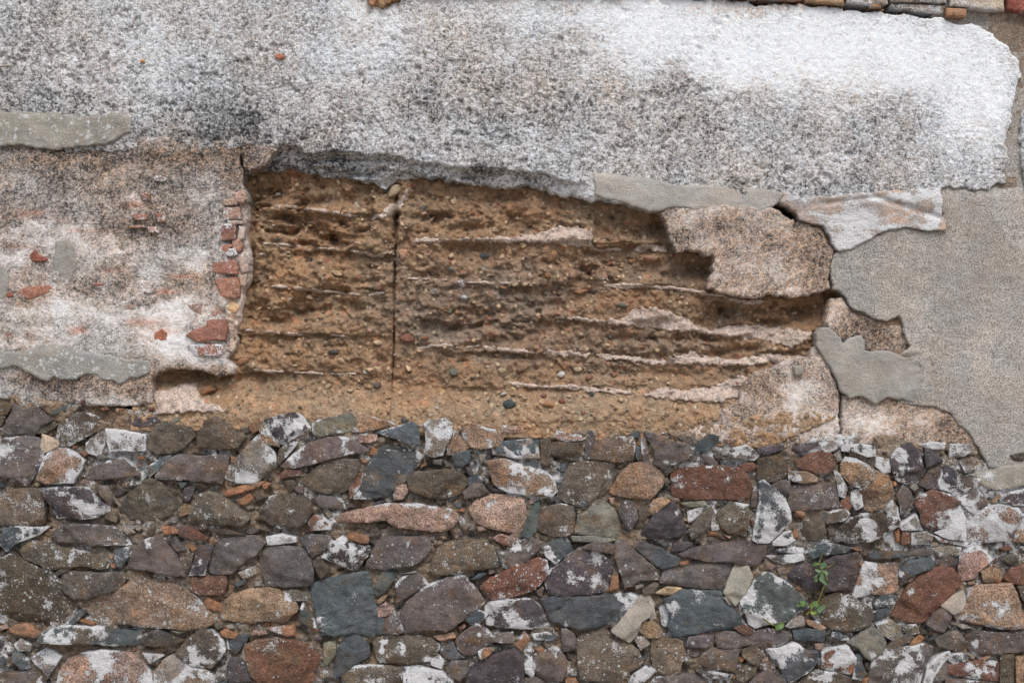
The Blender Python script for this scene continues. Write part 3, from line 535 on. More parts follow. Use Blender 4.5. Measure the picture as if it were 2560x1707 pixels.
# ------------------------------------------------------------------ chunks: a stone, brick or pebble from an outline
PAL = {'p': (.142, .126, .121), 'b': (.140, .121, .097), 's': (.098, .119, .131), 'g': (.19, .195, .165), 'k': (.36, .26, .22), 'r': (.170, .094, .070), 'o': (.31, .175, .105),
       't': (.30, .215, .15), 'w': (.27, .25, .22), 'd': (.088, .080, .090), 'm': (.105, .090, .070), 'c': (.50, .40, .28), 'y': (.31, .295, .265)}
TILE_ = {'A': (0, 980), 'B': (640, 980), 'E': (1280, 980), 'F': (1920, 980), 'C': (0, 1330), 'D': (640, 1330), 'G': (1280, 1330), 'H': (1920, 1330)}
SWB = [('C', 56, 94, 13, 6, .8), ('C', 128, 97, 4, 5, .5), ('B', 40, 28, 4, 8, .7), ('B', 17, 30, 8, 7, .5), ('B', 122, 54, 10, 5, .6), ('B', 147, 58, 8, 7, .5), ('B', 128, 74, 9, 5, .35), ('B', 55, 62, 8, 4, .5), ('B', 94, 94, 4, 5, .8), ('A', 63, 93, 7, 4, .6), ('A', 74, 103, 7, 6, .7), ('A', 86, 108, 9, 5, .7),
       ('A', 84, 28, 7, 5, .4), ('A', 58, 38, 6, 8, .4), ('G', 58, 42, 11, 9, .6), ('G', 50, 30, 8, 8, .35), ('G', 65, 26, 5, 4, .4), ('G', 146, 68, 8, 9, .8), ('G', 150, 82, 4, 8, .5), ('G', 104, 60, 10, 6, .75), ('H', -20, 58, 6, 8, .9), ('H', -14, 77, 12, 8, .9), ('H', 8, 43, 7, 4, .6), ('H', 22, 72, 9, 2.5, .7), ('H', -4, 82, 12, 4, .6),
       ('D', 216, 79, 5, 9, .7), ('D', 117, 104, 5, 12, .85), ('D', 133, 107, 6, 12, .75), ('D', 205, 97, 2.5, 7, .8), ('D', 147, 60, 7, 5, .5), ('D', 60, 82, 4, 8, .5), ('D', 142, 132, 10, 6, .8), ('D', 158, 134, 7, 3, .5), ('D', 108, 136, 12, 6, .5), ('C', 178, 124, 13, 10, .7), ('C', 178, 112, 6, 7, .4), ('C', 38, 137, 4, 7, .9), ('C', 136, 8, 8, 7, .6), ('C', 206, 9, 6, 4, .6), ('C', 182, 28, 4, 8, .6),
       ('F', 120, 76, 10, 8, .7), ('F', 125, 62, 8, 5, .3), ('F', 76, 52, 7, 3, .5), ('F', 93, 56, 4, 4, .7), ('F', 91, 122, 9, 5, .7), ('F', 162, 78, 4, 10, .6), ('F', 150, 95, 8, 3, .5), ('F', 168, 122, 8, 12, .9), ('F', 225, 84, 14, 5, .6), ('F', 208, 80, 12, 4, .7), ('F', 78, 62, 12, 3, .8), ('E', 36, 57, 5, 3, .6), ('E', 150, 112, 5, 4, .6), ('E', 145, 64, 8, 3, .5), ('E', 66, 102, 5, 4, .9), ('E', 47, 126, 6, 4, .7), ('E', 38, 115, 7, 4, .3),
       ('E', 118, 127, 5, 5, .7), ('E', 10, 54, 20, 4, .7), ('E', 14, 92, 24, 4, .7), ('E', 10, 72, 20, 4, .5), ('E', 190, 69, 20, 2.5, .6), ('A', 200, 57, 5, 5, .6), ('A', 98, 63, 12, 3, .6), ('A', 70, 55, 7, 4, .7), ('A', 8, 48, 7, 7, .35), ('B', 172, 35, 10, 6, .8), ('B', 158, 44, 4, 9, .7), ('G', 5, 14, 8, 6, .7), ('G', 32, 18, 5, 5, .8), ('G', 195, 14, 14, 3, -.1), ('H', 123, 37, 5, 5, .8), ('H', 100, 48, 10, 5, .5),
       ('H', 8, 112, 8, 5, .6), ('H', 38, 116, 6, 5, .7), ('H', 190, 100, 4, 9, .8), ('H', 66, 118, 8, 7, .9), ('H', 108, 111, 14, 4, .8), ('H', 130, 112, 10, 10, .7), ('H', 122, 128, 9, 12, .6), ('H', 96, 120, 4, 4, .6), ('H', 200, 128, 10, 5, .7), ('H', 208, 118, 6, 5, .6), ('H', 50, 134, 12, 4, .8), ('H', 113, 29, 5, 2, .9), ('H', 208, 66, 16, 8, .45), ('H', 182, 78, 10, 5, .5), ('H', 130, 54, 6, 4, .5), ('H', 188, 14, 10, 4, .7),
       ('G', 18, 125, 4, 9, .8), ('D', 78, 12, 9, 6, .9), ('D', 98, 18, 6, 5, .7), ('C', 75, 135, 18, 10, .3), ('E', 208, 55, 8, 4, .8), ('B', 10, 125, 9, 5, .5), ('B', 30, 110, 8, 6, .3), ('B', 150, 104, 30, 2.5, .7)]
SW = [(TILE_[t][0] + a * 2.7211, TILE_[t][1] + b * 2.7211, c * 2.7211, d * 2.7211, v) for t, a, b, c, d, v in SWB]
MW0 = [(2450, 1180, 330, 130, .22), (2350, 1330, 330, 90, .14), (250, 1120, 260, 60, .16), (480, 1300, 200, 60, .06), (2250, 1560, 300, 60, .08), (330, 1180, 120, 50, .12), (1180, 1040, 60, 40, .1)]
def smear(x, y): return .46 * ss(.55, .72, fbm(x, y, 62, 5, off=61.0)) + .22 * (fbm(x, y, 12, 3, off=64.) - .55) + .62 * blobs(x, y, MW0)
def chunk(name, poly, h0, col, wh, lich, mat, parent, grain=0.5, depth=48, facets=3, tilt=0.05, rim=None, rel=1.0, label=None, sp=None, grow=0.0, tex=0.8):
    r = np.random.default_rng(int(abs(poly[0, 0] * 13 + poly[0, 1] * 7 + poly[1, 0])) % 99991)
    c = poly.mean(0); sz = math.sqrt(area(poly))
    if grow: poly = c + (poly - c) * (1 + 2.0 * grow / sz)
    sp = sp or min(max(sz / 22, 2.4), 4.2)
    tx, ty = r.normal(0, tilt, 2); fs = []
    for i in range(facets):
        a = r.uniform(0, 6.28); pr = (poly - c) @ np.array([math.cos(a), math.sin(a)])
        fs.append((math.cos(a), math.sin(a), pr.max() * r.uniform(0.2, 0.85), r.uniform(0.15, 0.65)))
    off = r.uniform(0, 50); rw = rim or min(max(sz * 0.03, 1.6), 3.4); ang = r.uniform(-0.5, 0.5)
    def hf(x, y, s):
        h = h0 + tx * (x - c[0]) + ty * (y - c[1])
        hb = h
        for (ca, sa, cut, sl) in fs: h = np.minimum(h, h0 + sl * (cut - ((x - c[0]) * ca + (y - c[1]) * sa)) + 1.5 * (fbm(x, y, 18, 2, off=off) - .5))
        h = np.maximum(h, hb - 4 - sz * 0.06); k = min(sz / 70, 1.3) * rel
        h = h + k * 9 * (fbm(x, y, sz * 0.55 + 6, 3, off=off) - 0.5) + k * 5.0 * (fbm(x, y, 13, 3, off=off + 3) - 0.5)
        u = (x * math.sin(ang) + y * math.cos(ang)) / 16 + 1.8 * fbm(x, y, 60, 2, off=off)
        return h + k * tex * (u - np.floor(u) - .5) * ss(.5, .6, fbm(x, y, 80, 2, off=off + 9))
    co, q, sd = patch(poly, sp, hf, jag=min(sz * 0.025, 2.6), jags=max(sz * .10, 6), rimw=rw, rimh=rw * 0.7, depth=depth, outf=False)
    n = len(co); cc = np.array(col) * r.uniform(0.92, 1.24) * np.array([1 + r.normal(0, .03), 1, 1 + r.normal(0, .035)])
    v = fbm(co[:, 0], co[:, 1], sz * .5 + 8, 3, off=off + 5)[:, None]
    C = cc * (0.72 + 0.56 * v)
    if mat is M_stone:
        alt = np.array([(.15, .10, .055), (.085, .082, .085), (.12, .095, .085), (.20, .15, .10)][r.integers(4)])
        f2 = ss(.54, .62, fbm(co[:, 0], co[:, 1] * 1.5, sz * .4 + 8, 4, off=off + 13))[:, None] * r.uniform(0.1, .75); C = C * (1 - f2) + alt * f2
    w = wh + 0
    if mat is M_stone:
        bw = blobs(co[:, 0], co[:, 1], SW); w = np.maximum(w, -0.12) + np.minimum(bw, 1) * 0.72 + 1.7 * np.minimum(bw, .5) * (fbm(co[:, 0], co[:, 1], 11, 3, off=off) - .5) * 2
        w = w + smear(co[:, 0], co[:, 1]) + 0.30 * ss(9, 0, sd) * ss(.45, .65, fbm(co[:, 0], co[:, 1], 55, 3, off=71.)) * (1 if len(co) > 60 else 0)
    w = w + (0.75 * (fbm(co[:, 0], co[:, 1], sz * .34 + 7, 3, off=off + 7) - 0.5) if wh > 0 else 0) + (0.10 * ss(8, 0, sd) if wh > 0.05 else 0)
    M = np.stack([np.clip(w + np.zeros(n), -.3, .95), np.full(n, lich), np.full(n, grain)], -1)
    o = link(name, world_xyz(co[:, 0], co[:, 1], co[:, 2]), q, mat, parent, C, M, sharp=24)
    if label: o['label'] = label
    return o

STONES = {}
STONES['A'] = """p0 2,38 14,11 24,16 33,13 48,26 38,31 32,39
b0 0,11 11,12 6,20 0,21|m0 0,22 6,22 3,31 0,33|s1 47,20 52,16 64,11 66,15 58,20
b4l 55,29 60,20 78,19 97,27 94,33 83,39 70,46 62,50 54,48 52,41|m0 38,33 48,28 52,30 48,34 40,38 36,37
p2l -8,44 12,42 26,40 38,43 39,50 41,62 27,84 23,85 13,79 -8,75|c1 40,39 47,42 54,46 53,50 42,55 39,50
k3 42,60 49,53 53,51 62,52 70,56 78,63 76,68 68,82 44,83 36,79|w6 80,47 95,36 97,40 96,48 92,58 82,55
w8 98,34 112,35 134,39 133,53 102,54 99,46|d0 119,24 125,23 142,23 147,26 141,30 130,32 121,29
b0 137,42 143,32 154,27 164,31 176,32 179,40 170,50 160,56 145,56 137,50|b1 181,37 190,26 200,23 208,30 216,36 226,41 218,50 203,52 183,50
g0 156,23 169,23 168,27 158,28|w7 238,39 246,48 253,57 254,67 245,75 235,83 218,83 206,77 213,65 226,52
p1 144,76 151,66 158,60 165,57 183,59 200,57 209,59 208,70 203,84 185,81 160,80 146,79|s2 135,75 140,66 150,60 157,58 148,69 140,76
p1 78,77 88,69 100,63 112,62 119,68 128,76 105,79 82,80|o1 125,58 132,59 133,62 127,63|o1 72,55 80,54 82,57 77,60|o0 66,48 73,49 70,52 66,52
o0 212,58 218,60 217,66 212,65|c0 31,84 36,82 38,85 34,87|b1l 5,93 18,89 38,88 40,100 40,121 20,122 -8,121 -8,104|s0 -6,83 4,84 5,88 -6,90
d4 40,88 60,87 82,88 88,96 100,104 101,109 90,114 76,116 54,115 48,104 43,96|p0 90,86 100,87 104,97 101,103 94,95
b0 108,107 112,103 120,93 130,84 139,79 149,84 155,92 163,100 164,106 155,113 145,117 133,120 112,115|b0 93,110 97,106 107,114 106,119 96,115
s0 162,82 175,82 167,90|d1 170,88 178,87 177,94 172,101 168,98|t1 165,107 170,103 175,105 174,111 166,113
b1l 174,117 178,103 182,95 193,91 205,96 222,108 229,115 222,122 205,121 176,121|o0 208,91 215,88 230,84 242,82 235,88 218,93 209,95
o1 220,99 229,94 232,98 226,103 221,102|s5 4,125 14,123 30,124 44,124 35,131 18,137 8,145 3,140 3,132
p2 50,129 58,122 80,121 105,124 114,132 120,140 90,140 56,137|o0 150,124 158,124 165,129 151,130|r0 166,128 172,124 182,128 190,133 188,136 175,134 167,132
m0 193,126 210,126 225,131 205,130|r1 74,7 79,7 78,11 75,11|r0 92,15 98,13 100,16 94,18|o1 109,15 114,15 113,18 109,17|r0 136,14 141,14 142,17 137,17
o1 229,31 237,24 239,33 233,37|t1 27,9 33,12 29,17 26,13|o1 109,30 116,30 112,32|g2 93,56 99,60 95,63 88,62"""
STONES['C'] = """b2l 20,17 30,8 42,9 60,14 75,17 90,22 98,24 96,31 92,33 75,30 52,33 48,34 35,28 25,24|m3l -8,30 15,18 24,26 34,31 48,36 55,44 62,52 70,63 71,68 65,75 60,82 48,88 40,85 20,82 8,84 -8,82
b1l 56,40 65,35 90,37 112,36 116,42 111,50 100,55 80,60 68,60 60,55 57,47|m0 52,36 60,31 71,31 60,36 54,39|s0 106,17 118,14 118,22 111,34 107,28|w7 88,27 94,24 100,26 99,32 92,33
t2l 78,65 90,59 105,52 122,43 132,42 145,47 160,48 176,56 185,65 190,72 199,75 196,82 185,89 160,88 120,86 98,84 85,77 76,72|r0 177,42 190,41 207,41 208,48 205,56 198,57 185,57 176,54
o0 188,64 192,61 203,67 202,72 192,70|s3 70,75 74,71 76,76 68,83 62,83|o1 71,80 75,79 88,83 86,86 75,83|s3 40,99 42,91 58,86 64,85 85,86 110,90 128,91 130,97 128,103 95,103 80,101 60,101
m1 130,102 140,91 145,89 155,93 168,99 160,103 142,104|g1 155,90 176,90 165,93|o2 11,88 16,85 25,84 34,90 38,92 33,96 22,95 12,91|w5 14,103 20,98 28,104 27,108 18,108
s1 12,111 18,109 27,118 28,124 20,125 13,119|p1 -8,131 10,129 28,127 38,133 41,145 -8,145|w4 30,115 42,107 48,108 56,114 50,124 45,130 38,123
k5 52,145 55,128 62,117 75,111 98,108 120,111 132,120 138,132 140,145|w8 132,111 150,113 138,120|w5 141,145 143,128 150,118 160,112 168,118 178,124 190,126 197,132 194,145
b3 162,111 175,96 185,88 195,91 205,99 207,108 200,118 194,124 178,122 168,116|s0 209,98 220,95 229,94 225,101 217,111 211,106|d0 210,119 214,115 225,116 230,130 231,136 215,137 209,134
p1 117,22 130,9 140,5 145,2 152,9 160,17 170,39 155,39 136,34 118,34|p1 192,33 198,14 205,6 220,3 236,4 244,9 235,20 225,26 212,38 195,39
t2 208,62 215,57 232,52 247,51 257,53 262,60 271,64 273,71 266,77 262,83 247,81 230,83 206,80 203,72|s0 214,48 220,44 227,43 226,47 217,51|w5 220,37 233,32 235,38 225,42
o0 204,91 209,89 217,94 214,97 206,95|w5 207,86 213,84 216,88 209,89|r1 226,104 236,99 252,97 270,99 282,103 292,111 293,119 287,128 290,135 280,141 245,145 231,130 227,115
d3 183,14 190,12 195,15 193,22 188,38 175,38 178,28 181,20|b0 165,32 172,22 178,19 176,27 172,36|p0 155,8 163,6 170,15 163,17|o0 101,29 106,29 108,33 103,33
w3 226,102 222,114 231,120 227,108|s0 196,139 208,138 208,145 196,145|k0 -6,88 6,84 8,88 -6,92"""
STONES['B'] = """d4 9,26 20,22 35,19 42,22 48,31 50,33 38,40 25,48 18,44 12,35|t4 3,32 8,27 12,36 18,45 22,49 8,46 5,38
g2 53,29 57,26 66,24 75,22 86,20 90,24 89,36 75,37 60,40 53,37|t5 90,36 97,25 103,21 115,26 122,27 127,30 115,33 100,36
s4 112,37 125,33 142,28 147,30 149,38 149,46 145,49 140,47 130,43 118,39|w6 155,30 160,26 175,25 180,30 179,40 174,50 172,57 163,59 155,55 157,45
t5 180,33 188,39 196,49 190,55 176,57 176,48 181,40|t2 188,34 200,29 215,34 228,36 228,40 222,49 205,52 198,50 192,42
s3 222,50 225,46 240,44 255,42 259,45 258,60 250,61 236,57 223,55|k4 96,40 110,39 111,44 106,46 96,46
p2 24,67 36,56 50,47 65,42 80,41 88,44 98,50 103,54 95,56 85,57 70,61 55,65 38,69 28,69|m1 20,65 23,52 32,46 38,47 30,57 22,66
o1 104,57 107,50 112,53 112,57 107,59|o1 95,60 103,63 102,66 97,64|s2 90,97 96,88 99,75 106,63 112,54 118,49 135,50 147,55 153,60 147,68 140,78 130,88 122,95 108,97
b0 42,81 52,72 62,64 75,61 92,62 95,66 92,75 86,88 80,91 65,93 52,88 43,83|r3 24,75 28,71 40,72 43,76 34,77 24,79|r3 86,92 90,76 93,75 98,75 96,85 90,94 86,97
b1 140,77 150,73 165,72 175,71 188,74 194,82 190,88 188,92 175,97 160,96 148,92 141,88|s0 181,58 195,54 197,62 190,68 184,67|o0 152,67 156,63 157,67 150,71
p2 162,62 172,61 171,68 163,66|s3 195,79 203,76 209,81 200,85 195,85|p0 191,91 200,84 207,84 212,91 205,95 193,97|s5 176,100 180,95 189,91 187,96 178,101
k4 127,94 130,87 137,85 139,91 135,97 128,98|k2 73,115 82,111 100,107 115,103 130,102 150,103 165,106 182,108 185,116 180,122 172,127 160,127 145,125 130,124 120,117 105,119 90,119 78,120
k1 197,107 204,98 220,94 240,94 245,98 248,108 248,118 243,125 237,129 222,126 205,121 199,114|m4 4,110 12,97 25,93 42,94 50,101 50,112 42,122 28,125 14,121 6,115
o5 49,119 54,113 62,115 68,120 68,125 52,126|p1 40,85 44,88 44,94 37,92 34,88|p1 54,98 62,95 70,96 78,102 80,107 72,106 60,104|p0 82,103 88,102 90,106 82,106
d2 106,103 112,100 120,99 114,105 109,106|o0 85,131 90,129 103,132 102,138 96,138 86,135|w8 11,133 25,130 36,133 36,137 22,139 12,140|o0 185,109 190,106 192,110
w6 185,113 192,117 195,122 192,127 188,122|w3 204,57 212,57 210,64 206,67|o0 5,85 9,82 14,84 10,90 6,89|d1 212,86 222,89 230,94 215,91|d3 192,68 198,70 200,78 197,80 193,73
k2 202,123 210,123 212,127 204,129|s0 133,24 141,25 140,28 134,28|g0 113,115 117,114 118,117|r1 217,134 226,132 235,135 236,140 228,140|w5 62,110 68,109 72,113 66,116
s0 180,102 190,101 189,106 184,106|t3 -3,82 3,82 4,87 -2,88|m3 26,82 34,81 38,86 32,90|b0 100,133 112,132 116,128"""
STONES['E'] = """m1 36,46 42,46 60,47 62,55 60,63 45,60 36,57|b0 26,45 35,42 35,66 28,66|k5 33,37 42,36 60,39 66,42 62,44 50,45 43,43|k0 -7,31 10,32 10,38 0,39 -9,38
p0 70,37 76,38 73,52 71,60 66,62 68,50|b0 77,46 88,42 110,41 112,48 110,61 97,64 85,62 72,61 74,52|s0 106,39 113,36 118,38 117,43 110,42|s0 113,49 118,50 117,60 116,65 113,60
p1 119,44 122,43 125,55 126,64 121,65 119,52|p0 122,37 132,39 145,45 139,52 131,56 130,52 126,45|p1 132,55 140,50 148,46 160,50 165,54 162,60 150,65 140,70 132,66
s1 167,55 172,46 180,39 189,41 188,46 178,54 170,56|b0 155,42 165,41 172,44 170,48 158,46|p0 158,62 169,58 170,62 163,64|p5 198,58 205,51 215,49 222,53 226,58 222,62 208,61
d0 226,52 236,48 249,49 246,53 236,57 228,56|p0 176,57 184,61 188,65 186,69 178,63 175,60|r0 209,67 220,65 226,69 218,72 212,72
r1 147,76 155,70 175,68 190,68 208,69 215,76 220,88 217,96 210,99 185,99 165,98 150,97 147,88|b0l 44,90 50,77 53,66 65,64 80,64 95,66 91,75 84,84 78,95 72,105 69,107 58,103 48,99 44,96
t0 90,92 97,78 108,66 120,65 132,69 139,77 138,84 130,94 126,98 110,97 95,94|b0 79,94 86,84 95,72 96,76 90,88 82,96|b0 96,68 103,64 104,68 98,71|s0 45,65 50,66 49,74 44,74
g0 58,129 61,113 70,108 77,99 84,99 93,107 100,118 98,129 96,134 80,132|b2 22,125 24,112 30,106 45,103 56,105 57,118 55,128 48,132 34,131|s0 9,131 12,121 20,104 25,102 24,112 22,127 16,132
p0 98,108 104,100 112,102 115,116 108,126 103,120 99,113|d1 118,133 122,124 130,113 142,101 148,101 155,112 160,128 150,133 130,134|t0 124,113 130,99 138,97 144,100 132,111
b1 190,110 200,101 217,104 217,118 214,131 200,129 193,124 188,115|p0 163,126 170,115 182,106 184,109 180,122 172,131 166,134|w8 162,110 176,105 170,114 163,120|w8 184,106 189,112 190,125 184,126 182,118
o1 179,127 190,129 189,133 180,132|g0 157,102 175,100 178,104 163,105|s7 221,134 224,115 227,100 227,84 231,81 238,87 250,97 255,110 256,118 248,126 236,137 226,137
p0 221,95 227,92 226,104 219,104|b0 117,108 124,106 123,115 117,119|c1 219,47 224,46 225,49 220,49|k0 194,43 206,42 205,45 197,48
t5 -22,64 -6,61 12,68 30,72 38,80 40,90 36,95 15,94 -2,92 -16,84|w6 -18,47 0,45 22,42 24,60 8,61 -16,57|b0 137,80 143,78 146,83 142,87|m1 138,72 145,72 143,75|k2 88,97 94,97 94,103 90,103|m1 188,133 196,131 206,134 196,137
g0 56,132 75,132 94,135 80,138 58,136|k0 194,131 202,132 200,135|r0 219,117 224,119 220,123|b1 158,47 154,40 149,38 152,43|s4 64,99 67,99 70,104 69,107 61,104"""
STONES['F'] = """d1 24,51 30,48 44,46 45,49 35,53 25,55|r0 26,63 32,60 40,56 55,54 60,62 61,66 53,74 42,73 28,69|m0 -9,61 0,60 10,58 17,62 18,70 14,79 5,82 -9,80|d5 69,49 85,48 97,50 97,58 90,59 80,55 69,54
w6 49,48 58,45 64,46 62,52 55,55 50,52|w6 60,58 66,53 68,62 63,65|t3 20,73 35,73 44,78 44,82 30,83 20,80|p0 3,86 12,81 19,82 18,93 15,94 7,90
t1 67,68 72,60 82,62 95,70 108,76 113,84 113,95 106,106 95,109 88,106 85,97 83,87 76,86 68,76|p0 20,86 35,85 60,84 63,95 63,104 50,107 22,108 19,98|w7 61,73 67,77 72,88 70,96 65,94
d3 112,60 118,52 130,47 138,56 140,66 142,72 137,79 128,84 118,80 113,70|d1 144,53 150,54 160,63 150,66 145,68|d1 139,84 148,72 160,67 159,76 156,88 146,88|d3 162,67 168,66 173,78 173,88 168,91 158,88 160,78
w8 140,49 150,46 162,47 160,52 148,52|w7 168,48 185,48 187,53 180,58 168,60|o0 114,82 118,81 119,86 115,87|p1 118,95 124,86 131,92 132,99 128,106 122,112 121,104
r2 135,103 140,95 150,90 165,94 175,101 168,108 166,120 158,125 150,126 140,120 140,112|w8 168,110 175,105 180,115 180,135 165,134 153,128 160,125 167,120|p3 176,99 188,89 192,90 202,101 190,112 184,108
b3 177,78 188,76 188,86 180,91 175,87|w4 176,64 186,62 189,69 181,73|y5 190,75 195,70 215,68 228,67 236,66 240,84 228,86 210,89 200,86|d3 213,100 222,92 236,89 240,103 225,103
k6 182,125 188,115 198,107 212,103 228,107 232,113 225,125 218,136 200,138 183,136|t5 204,101 213,92 215,95 207,104|p2 49,114 60,109 70,107 74,112 70,117 55,120
m4 63,135 64,126 75,116 90,111 105,112 118,115 120,121 110,127 103,132 92,137 75,138|b1 31,125 36,118 46,114 51,120 51,133 45,136 33,135|o0 21,130 27,126 28,133 23,136|s8 5,137 15,129 20,128 24,136 15,140 5,140
o0 116,128 120,125 121,138 117,138|r1 123,129 131,130 130,139 122,139|w7 132,130 145,128 150,133 148,139 132,139|r0 68,100 74,96 76,105 72,108 67,105|w6 77,92 84,89 86,104 80,107 76,100
r6 150,130 165,136 181,138 180,141 160,137|w6 129,87 136,84 140,88 134,92|b4 54,126 61,124 62,132 55,134|t5 230,118 240,116 240,138 226,136|w7 100,60 111,62 111,72 106,74 99,68
w5 107,108 114,100 118,106 120,116 112,113|o0 15,43 8,44 11,40|t0 19,44 25,40 28,43 22,46|o0 111,107 115,105 114,109|w5 121,122 135,112 138,118 141,126 124,126|m2 223,57 236,56 240,64 226,62|p1 205,90 211,86 216,90|w6 214,110"""
STONES['D'] = """p0 4,23 12,14 20,12 40,14 47,17 50,25 52,35 52,48 35,49 10,49 7,40 5,30|p1 42,5 50,2 65,3 70,8 60,18 52,22 47,14 43,10|d4 61,19 70,10 80,4 88,10 103,13 104,18 97,28 92,35 80,31 70,27 61,23
p0 101,31 107,20 112,8 120,4 140,4 155,4 160,9 159,17 150,27 140,31 120,33 104,32|b1l 160,34 165,20 170,11 190,7 205,8 217,12 221,24 221,31 200,34 175,38 165,38|s0 219,13 223,18 227,28 226,31 223,31 222,22
s0 51,50 60,44 75,41 95,37 103,37 105,48 108,58 111,72 110,90 108,95 88,92 75,94 60,94 57,82 54,70 51,58|s0 107,54 113,42 118,35 129,38 124,47 117,56 112,57|p1 129,48 135,41 150,38 158,49 145,56 129,65 130,55
p1 133,75 140,63 158,49 175,42 190,40 200,50 209,63 205,69 190,79 175,90 165,88 155,88 142,92 136,86 133,80|r1l 207,50 215,42 228,36 240,29 258,24 266,26 268,33 265,42 255,52 245,56 232,60 218,61 210,57
s2 44,65 48,70 53,78 55,86 50,86 42,80 42,70|b3 26,54 35,53 46,56 46,62 35,62 29,60|o1 12,88 34,85 35,94 28,95 18,91|k1 -3,90 9,91 11,93 3,95 -3,94|p2 118,80 125,76 131,80 136,90 130,92 118,92
s0 112,80 117,79 116,92 111,92|k0 111,70 119,65 124,70 124,75 113,77|t0 110,64 118,57 121,58 118,63 112,67|s2 192,78 202,70 212,75 205,83 198,84
d3 211,68 216,64 235,61 253,61 262,69 268,80 269,88 250,88 232,87 213,85 211,76|b4 108,97 125,95 150,95 160,97 168,103 165,113 158,118 140,120 115,119 110,110
s0 75,107 82,98 86,92 97,97 103,105 104,113 93,120 84,127 76,133 71,133 72,120|g0 63,103 68,101 73,103 73,111 66,120 63,120|p2 184,99 190,92 203,84 212,90 220,99 212,104 200,112 192,112 186,106
s0 169,107 181,101 185,110 191,114 180,116 171,112|t0 165,95 180,92 182,96 170,99|r1 185,88 191,83 194,86 188,92|o4 205,109 210,106 217,107 214,112 207,116|p2 220,93 235,92 236,101 220,100
p0 175,124 180,118 194,118 193,128 187,136 178,130|d1 192,145 196,126 205,118 222,111 240,105 245,108 245,120 247,145|b4 80,132 92,122 120,122 132,124 136,145 85,145|s5 135,124 150,123 170,127 180,133 182,145 139,145
s0 196,44 205,37 213,37 208,42 198,44|k1 219,6 225,2 235,5 240,6 235,12 228,11|s0 51,20 57,18 54,23|w6 -2,45 6,45 6,50 -2,50|w5 161,117 168,113 172,118 170,124 162,121
m0 170,40 190,37 191,40 178,43|t1 147,41 152,40 150,44|w5 134,38 146,35 149,37|m1 53,29 60,26 68,33 60,42|b0 60,96 56,90"""
STONES['G'] = """p3 -3,20 2,10 17,4 22,8 26,13 18,22 8,30 0,33 -4,28|s2 27,12 36,9 48,4 52,9 55,16 48,22 40,28 32,22|d3 31,42 36,34 45,28 55,18 65,14 80,18 90,27 92,35 90,47 85,54 70,57 45,58 34,55 31,48
p0 66,14 70,11 78,8 90,9 94,12 91,19 80,17|p0 95,8 103,8 113,17 125,27 134,34 134,43 118,43 108,49 104,50 99,35 95,22|s0 115,15 120,9 135,14 143,19 153,23 152,29 138,33 130,28 120,20
d0 147,17 150,10 160,9 165,10 158,16|s0 135,10 139,8 144,13 140,14|p0 154,20 165,15 180,12 200,8 220,8 233,12 231,22 225,30 215,31 200,27 180,26 160,22|o1 152,28 163,24 163,29 155,31
p0 136,44 140,36 148,31 160,28 180,26 204,28 200,40 195,54 170,51 150,47 137,46|y0 205,30 217,32 220,42 214,55 208,63 205,66 195,55 198,45
s1 140,62 155,52 175,54 192,54 196,64 210,77 214,85 205,88 185,90 165,93 150,96 144,86 145,74|s1 27,61 40,59 60,59 90,57 110,56 116,58 108,70 100,78 90,83 80,87 65,88 50,85 38,81 33,72 30,66
y0 92,90 100,80 107,72 115,60 125,57 130,66 125,78 118,82 115,92 108,100 100,95|t0 120,83 130,82 138,90 135,96 125,96 117,90|w7 113,49 120,47 121,50 114,53|c1 133,55 142,50 154,51 153,55 140,57
b0 121,52 130,46 134,47 130,55 121,56|o1 92,42 97,40 97,50 90,53|p2 21,54 28,49 30,51 27,60 23,58|o0 4,103 11,92 16,98 13,103 9,107|s0 20,94 32,92 40,97 36,99 22,98
p0 46,89 50,88 57,94 59,101 58,107 47,109 46,98|b1l 60,98 65,93 80,91 95,93 108,102 115,108 120,117 118,122 108,128 106,139 85,137 63,133 61,118|p1 20,115 28,110 38,106 45,109 50,118 50,128 45,136 38,137 25,134 21,125
w8 12,120 18,115 20,119 20,130 18,132 13,128|o2 21,107 28,105 31,109 24,112|b1l 129,98 150,98 156,100 158,108 156,118 153,128 143,130 131,127 128,112|s2 121,114 126,109 124,116 119,119
d6 107,137 112,130 125,122 130,128 125,134 112,142 106,142|p1 160,105 163,96 175,95 183,95 182,104 170,106|p0 188,95 195,91 205,92 213,98 217,103 205,106 190,105 187,100|r1 205,88 215,85 222,88 220,94 212,93
p0 216,100 221,92 235,88 250,91 256,96 245,102 235,105 222,104|p1 172,118 175,112 185,106 207,108 206,120 204,128 195,126 180,124 170,121|b1 212,108 220,105 230,107 231,114 225,122 218,118 212,113
o0 207,116 212,114 214,117 210,120|p1 125,145 132,133 150,130 168,130 178,137 182,145|b0 206,128 215,122 224,124 220,132 212,137 207,134|p0 212,145 222,134 235,127 247,135 248,145
p1 13,134 22,133 28,137 26,145 13,145|d5 170,126 185,128 200,130 198,134 180,133|w7 56,128 62,127 62,133 55,132|k1 230,115 236,114 236,119 228,120|s1 60,110 63,108 62,118|w8 136,70 143,66 145,72 142,85 138,84
o0 50,136 58,134 61,140 58,145 51,145|w5 113,97 122,96 126,102 118,107|y2 126,64 130,67 132,78 127,80|y0 196,57 203,67 199,68 194,60|w7 209,64 216,56 216,70 210,76"""
